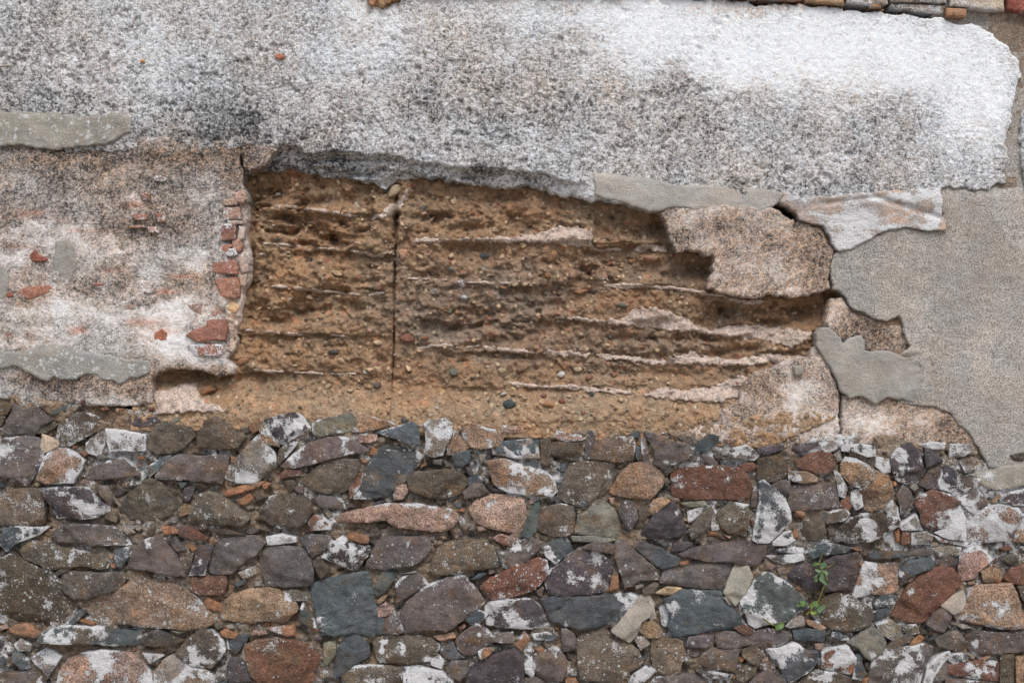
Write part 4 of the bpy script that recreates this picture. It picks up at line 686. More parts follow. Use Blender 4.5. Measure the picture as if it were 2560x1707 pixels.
STONES['H'] = """s4 -26,63 -17,51 -8,40 0,37 12,43 22,50 31,58 36,68 27,75 15,81 2,83 -12,87 -17,84 -20,74|d0 19,40 25,32 33,29 42,30 46,40 47,48 42,54 36,52 26,45|d0 50,28 60,22 75,20 81,18 83,28 80,42 78,54 65,52 50,54 49,40
k4 84,38 87,30 90,28 105,29 118,28 119,45 118,55 105,57 95,56 82,59 78,57|b1l 41,77 50,62 62,56 75,58 85,64 94,70 96,78 93,84 85,88 72,91 58,88 48,82|r1 113,76 122,62 130,48 145,36 158,31 170,34 177,44 176,50 168,58 160,68 148,80 140,83 128,82 120,78
k2 176,40 175,30 177,20 188,13 200,18 205,25 195,34 188,42 178,44|k3 172,77 182,64 184,52 195,48 222,47 227,56 232,70 240,82 240,87 215,88 195,84 175,80|s1 121,33 130,26 148,23 151,28 150,33 140,36 125,43 122,40
s0 94,22 100,18 115,17 125,18 125,21 110,23 98,24|p0 126,19 135,16 150,16 148,20 135,21 128,21|p0 152,27 165,22 172,26 172,31 165,32 155,29|p0 146,84 152,75 159,70 168,77 165,85 161,91 153,89
p0 154,98 165,92 173,90 180,98 181,106 175,109 165,107 157,104|p0 182,95 190,90 210,92 240,92 240,109 210,111 195,111 185,107|s6 97,64 105,58 115,58 115,65 105,68 98,67|s0 97,76 104,71 113,70 108,77 98,82
w5 100,85 112,80 120,86 122,95 115,99 105,93|g0 73,101 82,94 92,87 102,90 107,101 103,110 95,117 87,112 83,106|s1 24,90 38,89 51,90 50,100 35,99 25,98|s2 60,91 70,92 74,99 65,98 59,96
s3 -2,107 10,105 24,101 34,108 44,109 45,118 38,125 25,134 19,137 12,125 5,116|r5 50,110 60,106 72,104 80,115 80,125 75,130 60,127 50,124|k0 42,102 50,101 51,107 44,109|s6 78,133 80,120 85,118 88,128 85,134
b3 26,145 35,130 50,127 65,129 75,134 77,145|p4 92,145 95,125 98,110 110,104 130,104 145,102 151,106 145,120 140,132 138,145|b0 107,108 115,98 128,93 132,96 128,100 118,105|o0 130,101 138,95 142,97 136,104 130,107
w8 143,138 146,122 155,114 165,110 167,114 160,120 152,132 148,145|s6 166,117 170,112 182,111 180,118 172,121|r3 165,122 175,120 195,117 212,119 214,127 210,136 195,135 175,132 165,129|p0 150,137 155,124 163,118 164,133 152,140
m1 213,113 225,113 224,145 212,145|t1 227,116 240,114 240,145 227,145|r0 217,42 225,33 240,29 240,47 225,47|t1 196,36 205,32 215,36 212,45 198,45|b0 214,24 225,20 230,24 222,29|r0 212,15 222,12 226,15 216,18
y0 160,67 170,58 178,54 182,62 176,72 170,74|w5 152,15 165,13 176,14 174,20 158,22|s4 8,16 20,14 37,14 38,19 25,19 12,18|s6 0,22 15,21 30,20 32,25 15,29 8,27|s5 39,18 45,14 55,10 65,12 75,14 70,18 55,20 42,23
o1 75,14 82,14 87,17 80,17|w7 168,84 180,84 188,88 178,89|s0 147,100 152,95 157,93 152,100|w5 17,86 25,75 32,78 33,85 22,87|t0 35,81 45,82 52,87 48,90 38,85|p1 0,100 10,93 20,94 16,100 8,104 -6,106
b4 120,86 135,85 138,92 128,93|k5 195,116 203,111 207,113 198,118|m1 229,50 240,48 240,68 232,60|s1 80,112 86,110 87,117 83,120|t1 183,46 192,42 192,47 184,49|p0 164,134 195,136 208,138 200,145 164,145|b3 70,118 76,112"""
TILE = {'A': (0, 980), 'B': (640, 980), 'E': (1280, 980), 'F': (1920, 980), 'C': (0, 1330), 'D': (640, 1330), 'G': (1280, 1330), 'H': (1920, 1330)}
LAB = {'k': 'pink granite stone', 'r': 'rust red stone', 'o': 'small orange piece of brick or tile', 'c': 'cream coloured stone', 'g': 'grey green stone', 'y': 'smooth grey daub of cement', 'w': 'stone coated with old whitewash', 's': 'blue grey slate stone', 'd': 'dark purple stone', 't': 'sandy tan stone'}
stones = []
for tname, txt in STONES.items():
    ox, oy = TILE[tname]
    for rec in txt.replace('\n', '|').split('|'):
        rec = rec.strip()
        if not rec: continue
        code, rest = rec.split(' ', 1); poly = P(rest, ox, oy, 2.7211)
        if len(poly) < 3: continue
        stones.append((area(poly), code, poly))
stones.sort(key=lambda s: -s[0])

# ------------------------------------------------------------------ occupancy, chips that fill the joints, wall beyond the frame
CELL = 4.0; GX0, GY0 = XL, 960.0
gw, gh = int((XR - XL) / CELL), int((YB - GY0) / CELL); OCC = np.zeros((gw, gh), bool)
def cells(poly, grow=0.0):
    lo = np.maximum(((poly.min(0) - grow - (GX0, GY0)) / CELL).astype(int), 0); hi = np.minimum(((poly.max(0) + grow - (GX0, GY0)) / CELL).astype(int) + 2, (gw, gh))
    if (hi <= lo).any(): return None
    X, Y = np.meshgrid(GX0 + (np.arange(lo[0], hi[0]) + .5) * CELL, GY0 + (np.arange(lo[1], hi[1]) + .5) * CELL, indexing='ij')
    return lo, hi, sdist(poly, X, Y) > -grow
for a, c, poly in stones:
    r = cells(poly)
    if r: OCC[r[0][0]:r[1][0], r[0][1]:r[1][1]] |= r[2]
def top_y(x): return np.interp(x, [XL, 0, 330, 420, 560, 900, 1100, 1500, 1700, 2000, 2200, 2420, 2560, XR], [1015, 1010, 1050, 1055, 1060, 1075, 1085, 1090, 1105, 1115, 1110, 1165, 1200, 1210])
def randpoly(cx, cy, rx, ry, r, n=None):
    n = n or r.integers(5, 8); a = np.sort((np.arange(n) + r.uniform(-.32, .32, n)) / n * 2 * math.pi); rot = r.normal(0, .35)
    k = r.uniform(.75, 1.12, n); x = np.cos(a) * rx * k; y = np.sin(a) * ry * k
    return np.stack([cx + x * math.cos(rot) - y * math.sin(rot), cy + x * math.sin(rot) + y * math.cos(rot)], -1)
r_ = np.random.default_rng(21); fill = []; outer = []
sizes = [(75, 50, 1500), (55, 36, 1800), (36, 26, 2600), (24, 17, 6000), (16, 11, 9000), (10, 7.5, 12000), (7, 5.5, 10000)]
for rx, ry, tries in sizes:
    inside_ok = rx < 20
    for _ in range(tries):
        cx = r_.uniform(XL, XR); cy = r_.uniform(1000, YB)
        ins = -20 < cx < 2580 and cy < 1727
        if ins and not inside_ok: continue
        if not ins and rx < 12: continue
        if cy < top_y(cx) + ry: continue
        poly = randpoly(cx, cy, rx * r_.uniform(.75, 1.25), ry * r_.uniform(.75, 1.25), r_)
        c = cells(poly, 1.5 if rx < 12 else 3.0)
        if c is None: continue
        lo, hi, m = c
        if (OCC[lo[0]:hi[0], lo[1]:hi[1]] & m).any(): continue
        OCC[lo[0]:hi[0], lo[1]:hi[1]] |= m
        (fill if ins else outer).append((poly, rx))

# ------------------------------------------------------------------ mortar bed
MW = [(2450, 1180, 330, 130, .30), (2350, 1330, 330, 90, .20), (250, 1120, 260, 60, .20), (1340, 1180, 110, 80, .25), (480, 1300, 200, 60, .10), (700, 1060, 300, 20, -.2), (2250, 1560, 300, 60, .10), (900, 1420, 500, 90, -.05), (1700, 1360, 120, 40, -.05), (330, 1180, 120, 50, .2), (1180, 1040, 60, 40, .2), (2050, 1150, 120, 60, .15)]
CAVM = [(121 * 2.72, 980 + 104 * 2.72, 12, 30, 30), (106, 980 + 104 * 2.72, 12, 26, 28), (285, 980 + 105 * 2.72, 6, 6, 26), (640 + 97 * 2.72, 1330 + 28 * 2.72, 8, 26, 26), (1280 + 139 * 2.72, 980 + 90 * 2.72, 18, 10, 24), (640 + 105 * 2.72, 1330 + 109 * 2.72, 9, 14, 26), (2192, 1700, 14, 8, 12), (1920 + 145 * 2.72, 1330 + 87 * 2.72, 12, 12, 18), (1920 + 5 * 2.72, 1330 + 86 * 2.72, 26, 6, 26), (640 + 40 * 2.72, 1330 + 65 * 2.72, 6, 12, 14)]
def mort_h(x, y, s):
    h = -10 + 13 * (fbm(x, y, 90, 3, off=31.0) - 0.5) + 10 * (fbm(x, y, 22, 3, off=33.0) - 0.5) + 5 * (fbm(x, y, 8, 2, off=35.0) - 0.5)
    d1, d2, c = worley(x, y, 12, 12.0); h = h + 9 * (1 - np.clip(d1, 0, 1)) * c
    h = h - 15 * ss(0.56, 0.70, fbm(x, y, 34, 3, off=41.0))
    h = h + 5 * ss(50, 10, y - top_y(x))
    return h - blobs(x, y, CAVM)
def mort_c(x, y, s, h):
    t = np.clip(fbm(x, y, 120, 3, off=52.0) * 1.4 - .2 + 0.5 * ss(90, 0, y - top_y(x)), 0, 1)[:, None]
    c = np.array([0.20, 0.178, 0.152]) * (1 - t) + np.array([0.265, 0.215, 0.16]) * t
    w = blobs(x, y, MW) + 0.30 + 1.1 * (fbm(x, y, 70, 4, off=61.0) - 0.5)
    return c, np.stack([np.clip(w, -.3, .75), np.zeros(len(x)), np.full(len(x), .9)], -1)
MORT = np.concatenate([[(XL, 990.)], np.array([(x, top_y(x) - 26) for x in np.linspace(0, 2560, 40)]), [(XR, 1165.), (XR, YB), (XL, YB)]])
mortar = sheet('mortar_bed', MORT, 3.6, mort_h, mort_c, M_mortar, wall, jag=6, jags=30, rimw=10, rimh=4, depth=60)

# ------------------------------------------------------------------ stones
GR = {'k': 1.7, 't': 1.4, 'w': .9, 's': .25, 'p': .55, 'b': 1.0, 'm': 1.1, 'r': 1.1, 'o': .6, 'd': .6}
def stone_args(code, poly, a):
    r = np.random.default_rng(int(a * 7 + poly[0, 0]) % 100003); k = code[0]; d = int(code[1]) / 10.0
    wh = {0: -0.25, .1: .0, .2: .07, .3: .14, .4: .2, .5: .27, .6: .34, .7: .42, .8: .52}.get(d, .3)
    li = 1.15 if 'l' in code else (r.uniform(.5, .9) if k in 'bmpdrt' and r.random() < .75 else 0.15)
    h0 = r.uniform(5, 14) + (3 if a > 6000 else 0) - (3 if a < 900 else 0)
    return PAL[k], wh, li, h0, GR.get(k, .5)
N_PARTS = 296
rest = stones[N_PARTS:]
for i, (a, code, poly) in enumerate(stones[:N_PARTS]):
    col, wh, li, h0, gr = stone_args(code, poly, a)
    chunk('stone', poly, h0, col, wh, li, M_stone if code[0] != 'y' else M_cement, wall, grain=gr, depth=46, facets=4 if a > 3500 else 3, tilt=0.06, rel=0.5 if code[0] == 'y' else 1.0, grow=2.6, tex=1.2 if code[0] in 'sd' else 0.5, label=LAB.get(code[0]))
def pebble_mesh(poly, h0, dome, depth=16):
    """cheap chip: outline at the back, shoulder ring, off-centre crown"""
    n = len(poly); c = poly.mean(0); s = math.sqrt(area(poly))
    cen = c + (np.random.default_rng(int(abs(c[0] * 31 + c[1]))).uniform(-.2, .2, 2)) * s
    a = np.c_[poly, np.full(n, h0 - depth)]; b = np.c_[poly * .97 + c * .03, np.full(n, h0)]; d = np.c_[poly * .68 + cen * .32, h0 + dome * (0.6 + 0.5 * _T[(np.arange(n) * 7 + int(c[0])) & 255, int(c[1]) & 255])]
    e = np.array([[cen[0], cen[1], h0 + dome]])
    co = np.concatenate([a, b, d, e]); f = []
    for i in range(n):
        j = (i + 1) % n; f += [(j, i, n + i), (j, n + i, n + j), (n + j, n + i, 2 * n + i), (n + j, 2 * n + i, 2 * n + j), (2 * n + j, 2 * n + i, 3 * n)]
    return co, f
def ccw(p):
    x, y = p[:, 0], p[:, 1]; return p if (np.dot(x, np.roll(y, -1)) - np.dot(y, np.roll(x, -1))) > 0 else p[::-1]
def join_chips(name, items, mat, parent, sharp=40):
    CO, F, C, M, o = [], [], [], [], 0
    for (poly, h0, dome, col, mx) in items:
        co, f = pebble_mesh(ccw(poly), h0, dome); CO.append(co); F += [tuple(i + o for i in t) for t in f]; o += len(co)
        C.append(np.tile(col, (len(co), 1))); M.append(np.tile(mx, (len(co), 1)))
    CO = np.concatenate(CO)
    ob = link(name, world_xyz(CO[:, 0], CO[:, 1], CO[:, 2]), np.array(F), mat, parent, np.concatenate(C), np.concatenate(M), sharp=sharp)
    ob['kind'] = 'stuff'; return ob
its = []
for a, code, poly in rest:
    col, wh, li, h0, gr = stone_args(code, poly, a)
    its.append((poly, h0 - 6, 5, np.array(col), np.array([wh, li, gr])))
chipcols = list('bmtpsbpwmmbbppdowkm')
for poly, rx in fill:
    k = chipcols[r_.integers(len(chipcols))]; c = poly.mean(0)
    its.append((poly, float(mort_h(c[:1], c[1:], 0)[0]) + r_.uniform(-3, 4), rx * .32, np.array(PAL[k]) * r_.uniform(.8, 1.25), np.array([r_.uniform(-.1, .35) + float(blobs(c[:1], c[1:], MW)[0]), 0, .7])))
join_chips('stone_chips', its, M_stone, wall)
its = []
CO, Q, C, M, o = [], [], [], [], 0
for poly, rx in outer:
    k = 'pbspbdmtkrws'[r_.integers(12)]; col = np.array(PAL[k]) * r_.uniform(.85, 1.2); wh = float(r_.choice([-.2, -.2, .1, .3, .5])); h0 = r_.uniform(-2, 12); off = r_.uniform(0, 50)
    if rx > 30:
        cc = poly.mean(0)
        co, q, sd = patch(poly, 9.0, lambda x, y, s: h0 + 9 * (fbm(x, y, 45, 3, off=off) - .5), jag=2.5, rimw=10, rimh=8, depth=46, outf=False)
        CO.append(co); Q.append(q + o); o += len(co); C.append(np.tile(col, (len(co), 1))); M.append(np.tile([wh, .4, .6], (len(co), 1)))
    else: its.append((poly, h0 - 8, rx * .3, col, np.array([wh, .2, .6])))
CO = np.concatenate(CO)
ob = link('stones_beyond', world_xyz(CO[:, 0], CO[:, 1], CO[:, 2]), np.concatenate(Q), M_stone, wall, np.concatenate(C), np.concatenate(M), sharp=45); ob['kind'] = 'stuff'
join_chips('chips_beyond', its, M_stone, wall)

# ------------------------------------------------------------------ bricks
L0 = lambda s: P(s, 0, 500, 3.6613)
U0 = lambda s: P(s, 0, 0, 3.6613)
U2 = lambda s: P(s, 1700, 0, 3.6613)
BR = (.30, .15, .115); BP = (.37, .25, .205)
for poly, h, col, wh, lab in [
    (L0('152.5 5.5, 163 5, 164 12.5, 153 13.5'), -7, BP, .25, None), (L0('151 17, 160.5 16.5, 160 26.5, 151 27'), -8, BR, .30, None),
    (L0('146 33, 152 31, 158 30, 155 35, 153 38.5, 145.5 38'), -9, BR, .28, None), (L0('152 37, 155 33.5, 160 33, 161.5 37, 157 38.3'), -8, (.45, .45, .46), .40, 'pale grey brick end with mortar on it'),
    (L0('158 28, 163 27, 165.5 31, 163 35, 159 34'), -12, (.36, .21, .16), 0, None), (L0('144.5 45, 149 42.5, 160 41.5, 162 46, 161.5 50.5, 145 49.5'), -4, BR, .18, None),
    (L0('147 54.5, 161 53, 163 58, 163 65.5, 160 67, 151 65.5, 149.5 61'), -4, (.34, .18, .13), .12, None), (L0('129 71.5, 140 70.5, 150 71.5, 153 76, 152 79.5, 138 79, 131 74'), -5, BP, .22, 'pale pinkish brick'),
    (L0('154 68.5, 159 68.5, 162.5 73, 160 77, 155 76.5'), -14, (.46, .33, .20), 0.1, None),
    (U0('160 132, 165 130, 168 133, 166 138, 161 138'), -8, BP, .1, None), (L0('152 0, 158 -1, 162 0, 161 3, 153 3.6'), -9, BP, .2, None), (L0('155 13.8, 164 13.6, 165 16, 156 16.2'), -10, (.42, .34, .29), .3, 'lump of pale lime between bricks'), (L0('163 18, 167 18.6, 166 26, 162 27'), -13, (.42, .34, .29), .3, 'lump of pale lime between bricks'), (L0('147 79.6, 153 80, 152 82, 143 82'), -9, (.42, .34, .29), .3, 'lump of pale lime between bricks'), (L0('139 96.8, 151 96, 152 98.4, 140 98.8'), -8, BR, .1, None), (L0('163 38, 168 40, 169 48, 164 50, 162.6 44'), -13, (.42, .33, .28), .25, 'lump of pale lime between bricks'), (L0('163 52, 168 50, 167 58, 164 58'), -15, (.42, .33, .28), .2, 'lump of pale lime between bricks'),
    (L0('128 92, 134 88.5, 141 86.5, 142 82.5, 153.5 82, 154.5 88, 153 95.5, 145 95, 136 96.5'), 2, BR, .02, 'large broken red brick'),
    (L0('126.5 100, 136 98.5, 150 99, 152 103, 150 106.5, 140 106, 131 107.5, 127.5 105'), -2, BR, .50, 'red brick mostly hidden by grey white mortar'),
    (L0('105.5 90, 110 87, 114.5 91, 114 95.5, 111 96.5, 105 95'), 1, (.36, .16, .12), 0, None),
    (L0('11.5 62.5, 16 60, 24 59, 33 57.8, 37 60.5, 43.5 60.5, 38 63.6, 30 64.2, 20 68, 12.5 66.5'), 0, (.35, .185, .135), .16, 'long pale red brick edge'),
    (L0('20.5 37, 24 33.5, 26 37, 31.5 39, 33 41, 28 42.4, 21 41.5'), -1, (.22, .09, .065), 0, 'dark red brick fragment'),
    (L0('105.5 9, 112.5 9, 113 15, 108 15.5'), -3, (.31, .17, .125), .34, None), (L0('89.5 8.5, 95 9.5, 101 10, 100 13.5, 92 14'), -3, (.31, .17, .125), .34, None), (L0('100.5 18.2, 108 18, 108.2 22.6, 101 22.6'), -3, (.31, .17, .125), .34, None),
    (L0('88 17.6, 98 17.2, 99 19, 89 19.2'), -3, (.31, .17, .125), .34, None), (L0('3 91, 8 89.5, 9 93, 7 98, 4 97.6'), -3, (.31, .17, .125), .34, None), (L0('17.4 90.5, 20 89.6, 21 92.5, 18.2 93.2'), -3, (.31, .17, .125), .34, None), (L0('4 63.6, 8 62.8, 9 65.6, 5 66.6'), 0, (.3, .12, .09), 0, None),
    (U0('96 132.5, 100 131, 102.5 132.6, 102.4 136.6, 97 137'), -3, (.31, .17, .125), .34, None), (U0('104.5 120.6, 109 119.6, 114 121.6, 112 124, 105.5 123.4'), -3, BP, .34, None),
    (U0('187.5 38.4, 190.5 36.8, 194.5 38.6, 194 41, 189.5 41'), 7, (.36, .15, .09), .1, 'orange red brick chip in the grey render'),
    (U0('95.8 41.6, 98.6 40.8, 99.4 42.8, 96.4 43'), 6, (.46, .25, .12), 0, None), (L0('84 71.6, 93 71.2, 94 74.4, 86 74.4'), 0, BP, .2, None), (L0('63.5 56.8, 71.5 56.6, 70 58.4, 64 58.4'), 0, BR, .15, None), (L0('97 62.6, 104 61.2, 107 62.6, 99 64.6'), 1, BP, .25, None),
    (L0('38 39.4'), 0, BR, 0, None)]:
    if len(poly) < 3: continue
    if poly[:, 0].max() > 545 and poly[:, 0].max() < 640: h += 4; poly = poly.mean(0) + (poly - poly.mean(0)) * 1.10
    chunk('brick', poly, h + 2, col, wh, 0, M_brick, wall, grain=.8, facets=1, tilt=.02, rim=2.5, depth=40, rel=.8, label=lab, sp=2.4)
# projecting course of whitewashed bricks over the top right edge of the render
EV = dict(grain=.8, facets=1, tilt=.01, rim=5, depth=80, rel=.8)
def eave(poly, h, col, wh, lab=None): chunk('brick', poly, h, col, wh, 0, M_brick, wall, label=lab, sp=3.0, **EV)
eave(U2('-12 -16, 20 -14, 20 -1.2, -12 -2.6'), 15, BR, .45); eave(U2('21 -14, 52 -13, 52 0.6, 21 -1'), 15, BR, .45)
eave(U2('53 -14, 82 -13, 83 1.4, 53 0.2'), 15, (.30, .16, .10), .4); eave(U2('84 -1, 96 -1, 110.6 1, 111.6 4.4, 98 3.4, 85 2.2'), 16, (.33, .22, .14), .2, 'bare orange brown brick in the top course')
eave(U2('84 -15, 112 -14, 113 0, 84 -1.6'), 17, BR, .5); eave(U2('113 -13, 141 -12, 141 3.6, 128 4.6, 113 2.6'), 15, (.3, .26, .22), .42)
eave(U2('128.5 3.4, 136 2.6, 136.6 6.4, 129 6.4'), 14, (.33, .22, .14), .2); eave(U2('142 -14, 181 -13, 181.6 2.8, 142.6 2.4'), 19, (.30, .24, .22), .40, 'grey white painted brick with black stains')
eave(U2('143 3, 181 3.6, 179.6 9.6, 160 8.2, 144 5.8'), 9, (.3, .26, .22), .48); eave(U2('183 -13, 221 -12, 221 8, 209 8.4, 193 6, 183 5.2'), 19, (.42, .36, .29), .30, 'wide cream painted brick, dark at its right end')
eave(U2('180.6 6.6, 194.6 6.8, 194 12.8, 181 12.2'), 18, (.33, .21, .13), -.1, 'bare brown brick under the cream one'); eave(U2('222 -12, 262 -12, 262 10.4, 232 9.6, 222.4 7.4'), 17, (.24, .085, .07), .12, 'dark red brown brick at the right end of the top course')
for i in range(5):
    for s in (0, 1):
        x0 = (264 + i * 40) if s else (-54 - i * 42)
        if 1700 + (x0 + 38) * 3.66 > XR: continue
        eave(U2('%g -14, %g -14, %g %g, %g %g' % (x0, x0 + 38, x0 + 38, 10 if s else -3, x0, 10 if s else -3)), 16, BR, .35)
# rubble and earth patch at the very top, left of the middle
plaster(P('918 -30, 1010 -30, 1000 2, 975 14, 955 27, 945 20, 930 16, 920 2'), 9, jag=4, und=2, tan=1.0, wo=-.1, depth=20, basec=(.85, .6, .4))
for s, c in (('921 -8, 938 -10, 941 8, 936 18, 924 16', (.40, .24, .15)), ('948 0, 962 -4, 970 10, 958 26, 948 20', (.42, .28, .16))):
    chunk('stone', P(s), 17, c, -.2, 0, M_stone, wall, depth=20)
# top of the wall: rough coping above the frame
co, fc = box_mesh((XL - CX) / PX, (XR - CX) / PX, -0.05, 0.66, CZ + (CY - YT) / PX, CZ + (CY - YT) / PX + 0.07)
link('coping', co, fc, M_mortar, wall, (0.33, .28, .22), (.2, 0, .6), smooth=False)

# ------------------------------------------------------------------ pebbles in the earth
L1 = (850, 500, 3.6613); Z3 = (560, 340, 500 / 235.2)
PB = [(L1, t) for t in ('c 51 36 56 37 56 40 53 39|c 73 37 76 35.5 78 38 74 39.5|s 95 36 102 36 101 39 96 39|s 72 46 76 45.6 78 48 75 49|c 117 57 121 56 122 58 118 59|c 124 56 128 55.6 128.4 58 125 59|o 108 58 112 57.4 115 61 110 60|o 134 79 137 78.6 137.4 81 134.6 81|'
     'r 39 94 45 90 51 94 50 97 42 97|r 54 94 60 92 60 94 55 95.6|c 20 97 25 95 28.6 98 25 99.6|c 43.6 113 46 113 48.6 116 46 118|g 73.6 116 77 115 81 117 79 120 75 120|c 107.6 115 114 115.4 113 117.6 108.6 118.6|w 148 119.6 151 116.4 154.4 118 153 121 150 121.6|'
     'c 159 115.6 164 113.6 166.6 116 163 118|r 168 121 173 119 174 122 169 124|r 184.6 117.8 190.6 118 190 120.4 187 121|o 138 140 141 137 146 139 146.4 142 140 141|c 98 113 102 113.4 101 115.6|s 110.6 138 116 135.6 121 139 118 142 113 143|c 106 139.6 109 139 108.6 141|'
     'c 120 141 122.6 139.6 123 142.6 121 143.6|r 149 137 152 135.6 155 138 151 139.6|c 154 134 157.6 133 158 135|w 165.6 133 168.4 133.4 168 135.4|c 190 135.6 194 135 194 137.6 191 138|c 124 134.6 128 135 127 136.4|r 137 133 141 131.6 141.6 134.6 138 135.4|c 92 136 95 134 95 137|'
     'g 100.6 136 102.4 136 102.4 138 100.6 138|o 142 38 145 33.6 148.6 33 149 37 145 42.6 141.6 42|k 39.4 32.6 45.6 33 44 40 40 41.6|r 31 41 35 37 37 38 34 41.6|r 181 44 187 40 188 42 184 44.6|o 198 40 201 39 202 41.6 199 42|c 191 46 194 45.6 194 47.6 191.6 48|k 60 12 64 9.4 62 13.4 57 17|'
     'o 159 62 167 60 171 61.6 164 63.6|g 188 71 194 69 198 73 192 73.6|g 138.6 63 143 61.6 141 65|c 15.6 115 21 114.6 22.4 116 19 117.6|p 21.6 125 27 124.4 27 128 22 128.6|c 3 129.6 8 129 8 131 5 131.6|w 109 132.6 113 130.6 114 132.6 110 134|c 135.6 138 139 137.4 138.6 140|'
     'c 83.4 137.6 86 137 85.6 139|w 64.6 141.4 67.4 141 67 143 65 143|c 24 46 27 44.6 27.4 47 24.6 47.6|c 8 28 12 27.6 14 29.6 11 30.4|c 32 134.6 35 133.4 34 136|o 69 96 71 95|w 177 139.6|r 100 51 107 50.4 104 52|c 189.6 51.6 192 50.4 193 52.4 190 52.6|s 171 132 174 131 174 134 171 134.4|'
     'c 116.6 132.4 119 132 118 134|r 52 96|c 38 82 40 80.6 40.4 83|c 43 82 45 81.4 44.6 83.4|g 123 130|r 193 127').split('|')]
PB[0] = (L1, PB[0][1])
PB += [(Z3, t) for t in ('w 52 63 56 61.4 60 63 58 66 54 65.6|c 79 54 83 51 84 56 80 56.6|c 127 48 131 47 133.6 53 131 55.4|c 190.6 70 192 62 196 54.6 203 53 208 59 206 63 200 67 194 69.6|s 184 62 190 59.4 191 63 185 64|o 133 56 141 57 148 62 140 61.6|o 78 61 87 62 91 65 82 64.6|r 107 54 112 53 114 56 109 57|'
     'k 39 83 44 80.6 48.6 83 41 85|o 72 85 80 80.6 90 78.6 95 80 84 83|c 92.6 102 98 100 100 102.6 95 103.6|c 124 103 129 100 131 104 126 106|c 150 123 157 122 160.6 126 156 127|r 122.6 115 129 114 130 117 125 119|k 9 71|c 30.6 88.6 35 90.6 36 92.4 32 91|o 76 130 84 129 89 132.6 80 133.6|'
     'c 69 135 74 134 73 137|k 204 132 215 131.4 213 141 204.6 141|o 64 33 73 31 84 35 85 41 77 43 66 38|w 108 110.4 110.6 110 110 112.4|c 158 96 161 94.6 163 97 159 99|r 217.6 54.6 222 53.6 226 55 222 57.6|r 8 125').split('|')]
PB += [((0, 500, 3.6613), t) for t in ('c 213.6 41 216 39 218.4 40.4 217 42|c 224 48 228 47 233.6 51 228 51.6|c 205.6 65 209 64 211.6 67 208 67.6|c 171 74.6 175 72 175.6 73.6 172 75.6|o 160 108.6 167.6 108 167 112 159 113.4|o 133 131 140 126 147 129.6 140 132 135 135|r 171 119.6 174.6 119 175 121|o 225 116 230 114.6 229 118.6|'
     'c 204 63.4 206 62.6 206.4 64|k 175 3.6 180 3 178 5|r 198 32 204 32 203 34|o 156 131|c 198.4 130 201.6 128.6 200 131.4|p 222 103 230 101.6 230 105 224 105.6|c 197 113 202 112.4 201 114|o 198 97|s 205 40 211 39.4 210 41.4|c 218 124.6 221 124 220 126.6').split('|')]
PALP = dict(PAL); PALP['c'] = (.58, .46, .31); PALP['o'] = (.34, .20, .115); PALP['r'] = (.27, .14, .10); PALP['w'] = (.58, .57, .54); PALP['k'] = (.48, .31, .24)
def smooth_poly(p):
    q = []; n = len(p)
    for i in range(n): a, b = p[i], p[(i + 1) % n]; q += [a * .78 + b * .22, a * .22 + b * .78]
    return np.array(q)
npb = 0
for (ox, oy, k), t in PB:
    t = t.split(' ', 1)
    if len(t) < 2: continue
    poly = P(t[1], ox, oy, k)
    if len(poly) < 3: continue
    poly = ccw(smooth_poly(poly)); c = poly.mean(0); s = math.sqrt(area(poly))
    hh = float(np.mean(earth_h(poly[:, 0], poly[:, 1]))) + 6
    co, f = pebble_mesh(poly, hh, s * .26)
    o = link('pebble', world_xyz(co[:, 0], co[:, 1], co[:, 2]), np.array(f), M_stone, earth, np.array(PALP[t[0]]), (-.3, 0, .35), sharp=50); npb += 1
its = []; r2 = np.random.default_rng(9)
for i in range(1500):
    x = r2.uniform(560, 2080); y = r2.uniform(430, 1070)
    if sdist(V('56 40, 90 43, 137 46, 160 60, 190 70, 186 84, 160 100, 60 98, 36 92, 36 86, 54 84'), np.array([x]), np.array([y]))[0] < 6: continue
    rr = r2.choice([3, 4, 5, 6, 7.5, 9.5, 12], p=[.24, .26, .2, .13, .09, .06, .02])
    k = r2.choice(list('cobtrgkw'), p=[.24, .14, .18, .30, .05, .02, .04, .03])
    poly = randpoly(x, y, rr, rr * r2.uniform(.5, .8), r2)
    its.append((poly, float(earth_h(np.array([x]), np.array([y]))[0]) + 1.0, rr * .5, np.array(PALP[k]) * r2.uniform(.75, 1.05), np.array([-.3, 0, .4])))
join_chips('small_pebbles', its, M_earth, earth)

# ------------------------------------------------------------------ weep pipes and twig in the wall
M_pipe = simple('rusty_pipe', (.13, .105, .085), .8, .5, 120)
M_dark = simple('pipe_inside', (.03, .026, .022), .95, .3, 80)
def tube(name, cx, cy, R, r, h1, h0, mat, label):
    n = 20; co = []; a = np.linspace(0, 2 * math.pi, n, endpoint=False)
    for rad, hh in ((R, h0), (R, h1), (r, h1 + .3), (r, h0 + 2)):
        for t in a: co.append((cx + rad * math.cos(t), cy + rad * math.sin(t), hh))
    co.append((cx, cy, h0 + 2)); f = []
    for k in range(3):
        for i in range(n): j = (i + 1) % n; f.append((k * n + i, (k + 1) * n + i, (k + 1) * n + j, k * n + j))
    for i in range(n): f.append((3 * n + i, 4 * n, 3 * n + (i + 1) % n))
    co = np.array(co); o = link(name, world_xyz(co[:, 0], co[:, 1], co[:, 2]), f, mat, wall, sharp=40)
    o['label'] = label
tube('weep_pipe', 357, 1016, 9.5, 7.2, -2, -46, M_pipe, 'small round pipe end below the plaster on the left')
tube('weep_pipe', 1558, 1060, 8.5, 4.6, -4, -46, M_pipe, 'small grey pipe end in the sandy earth')

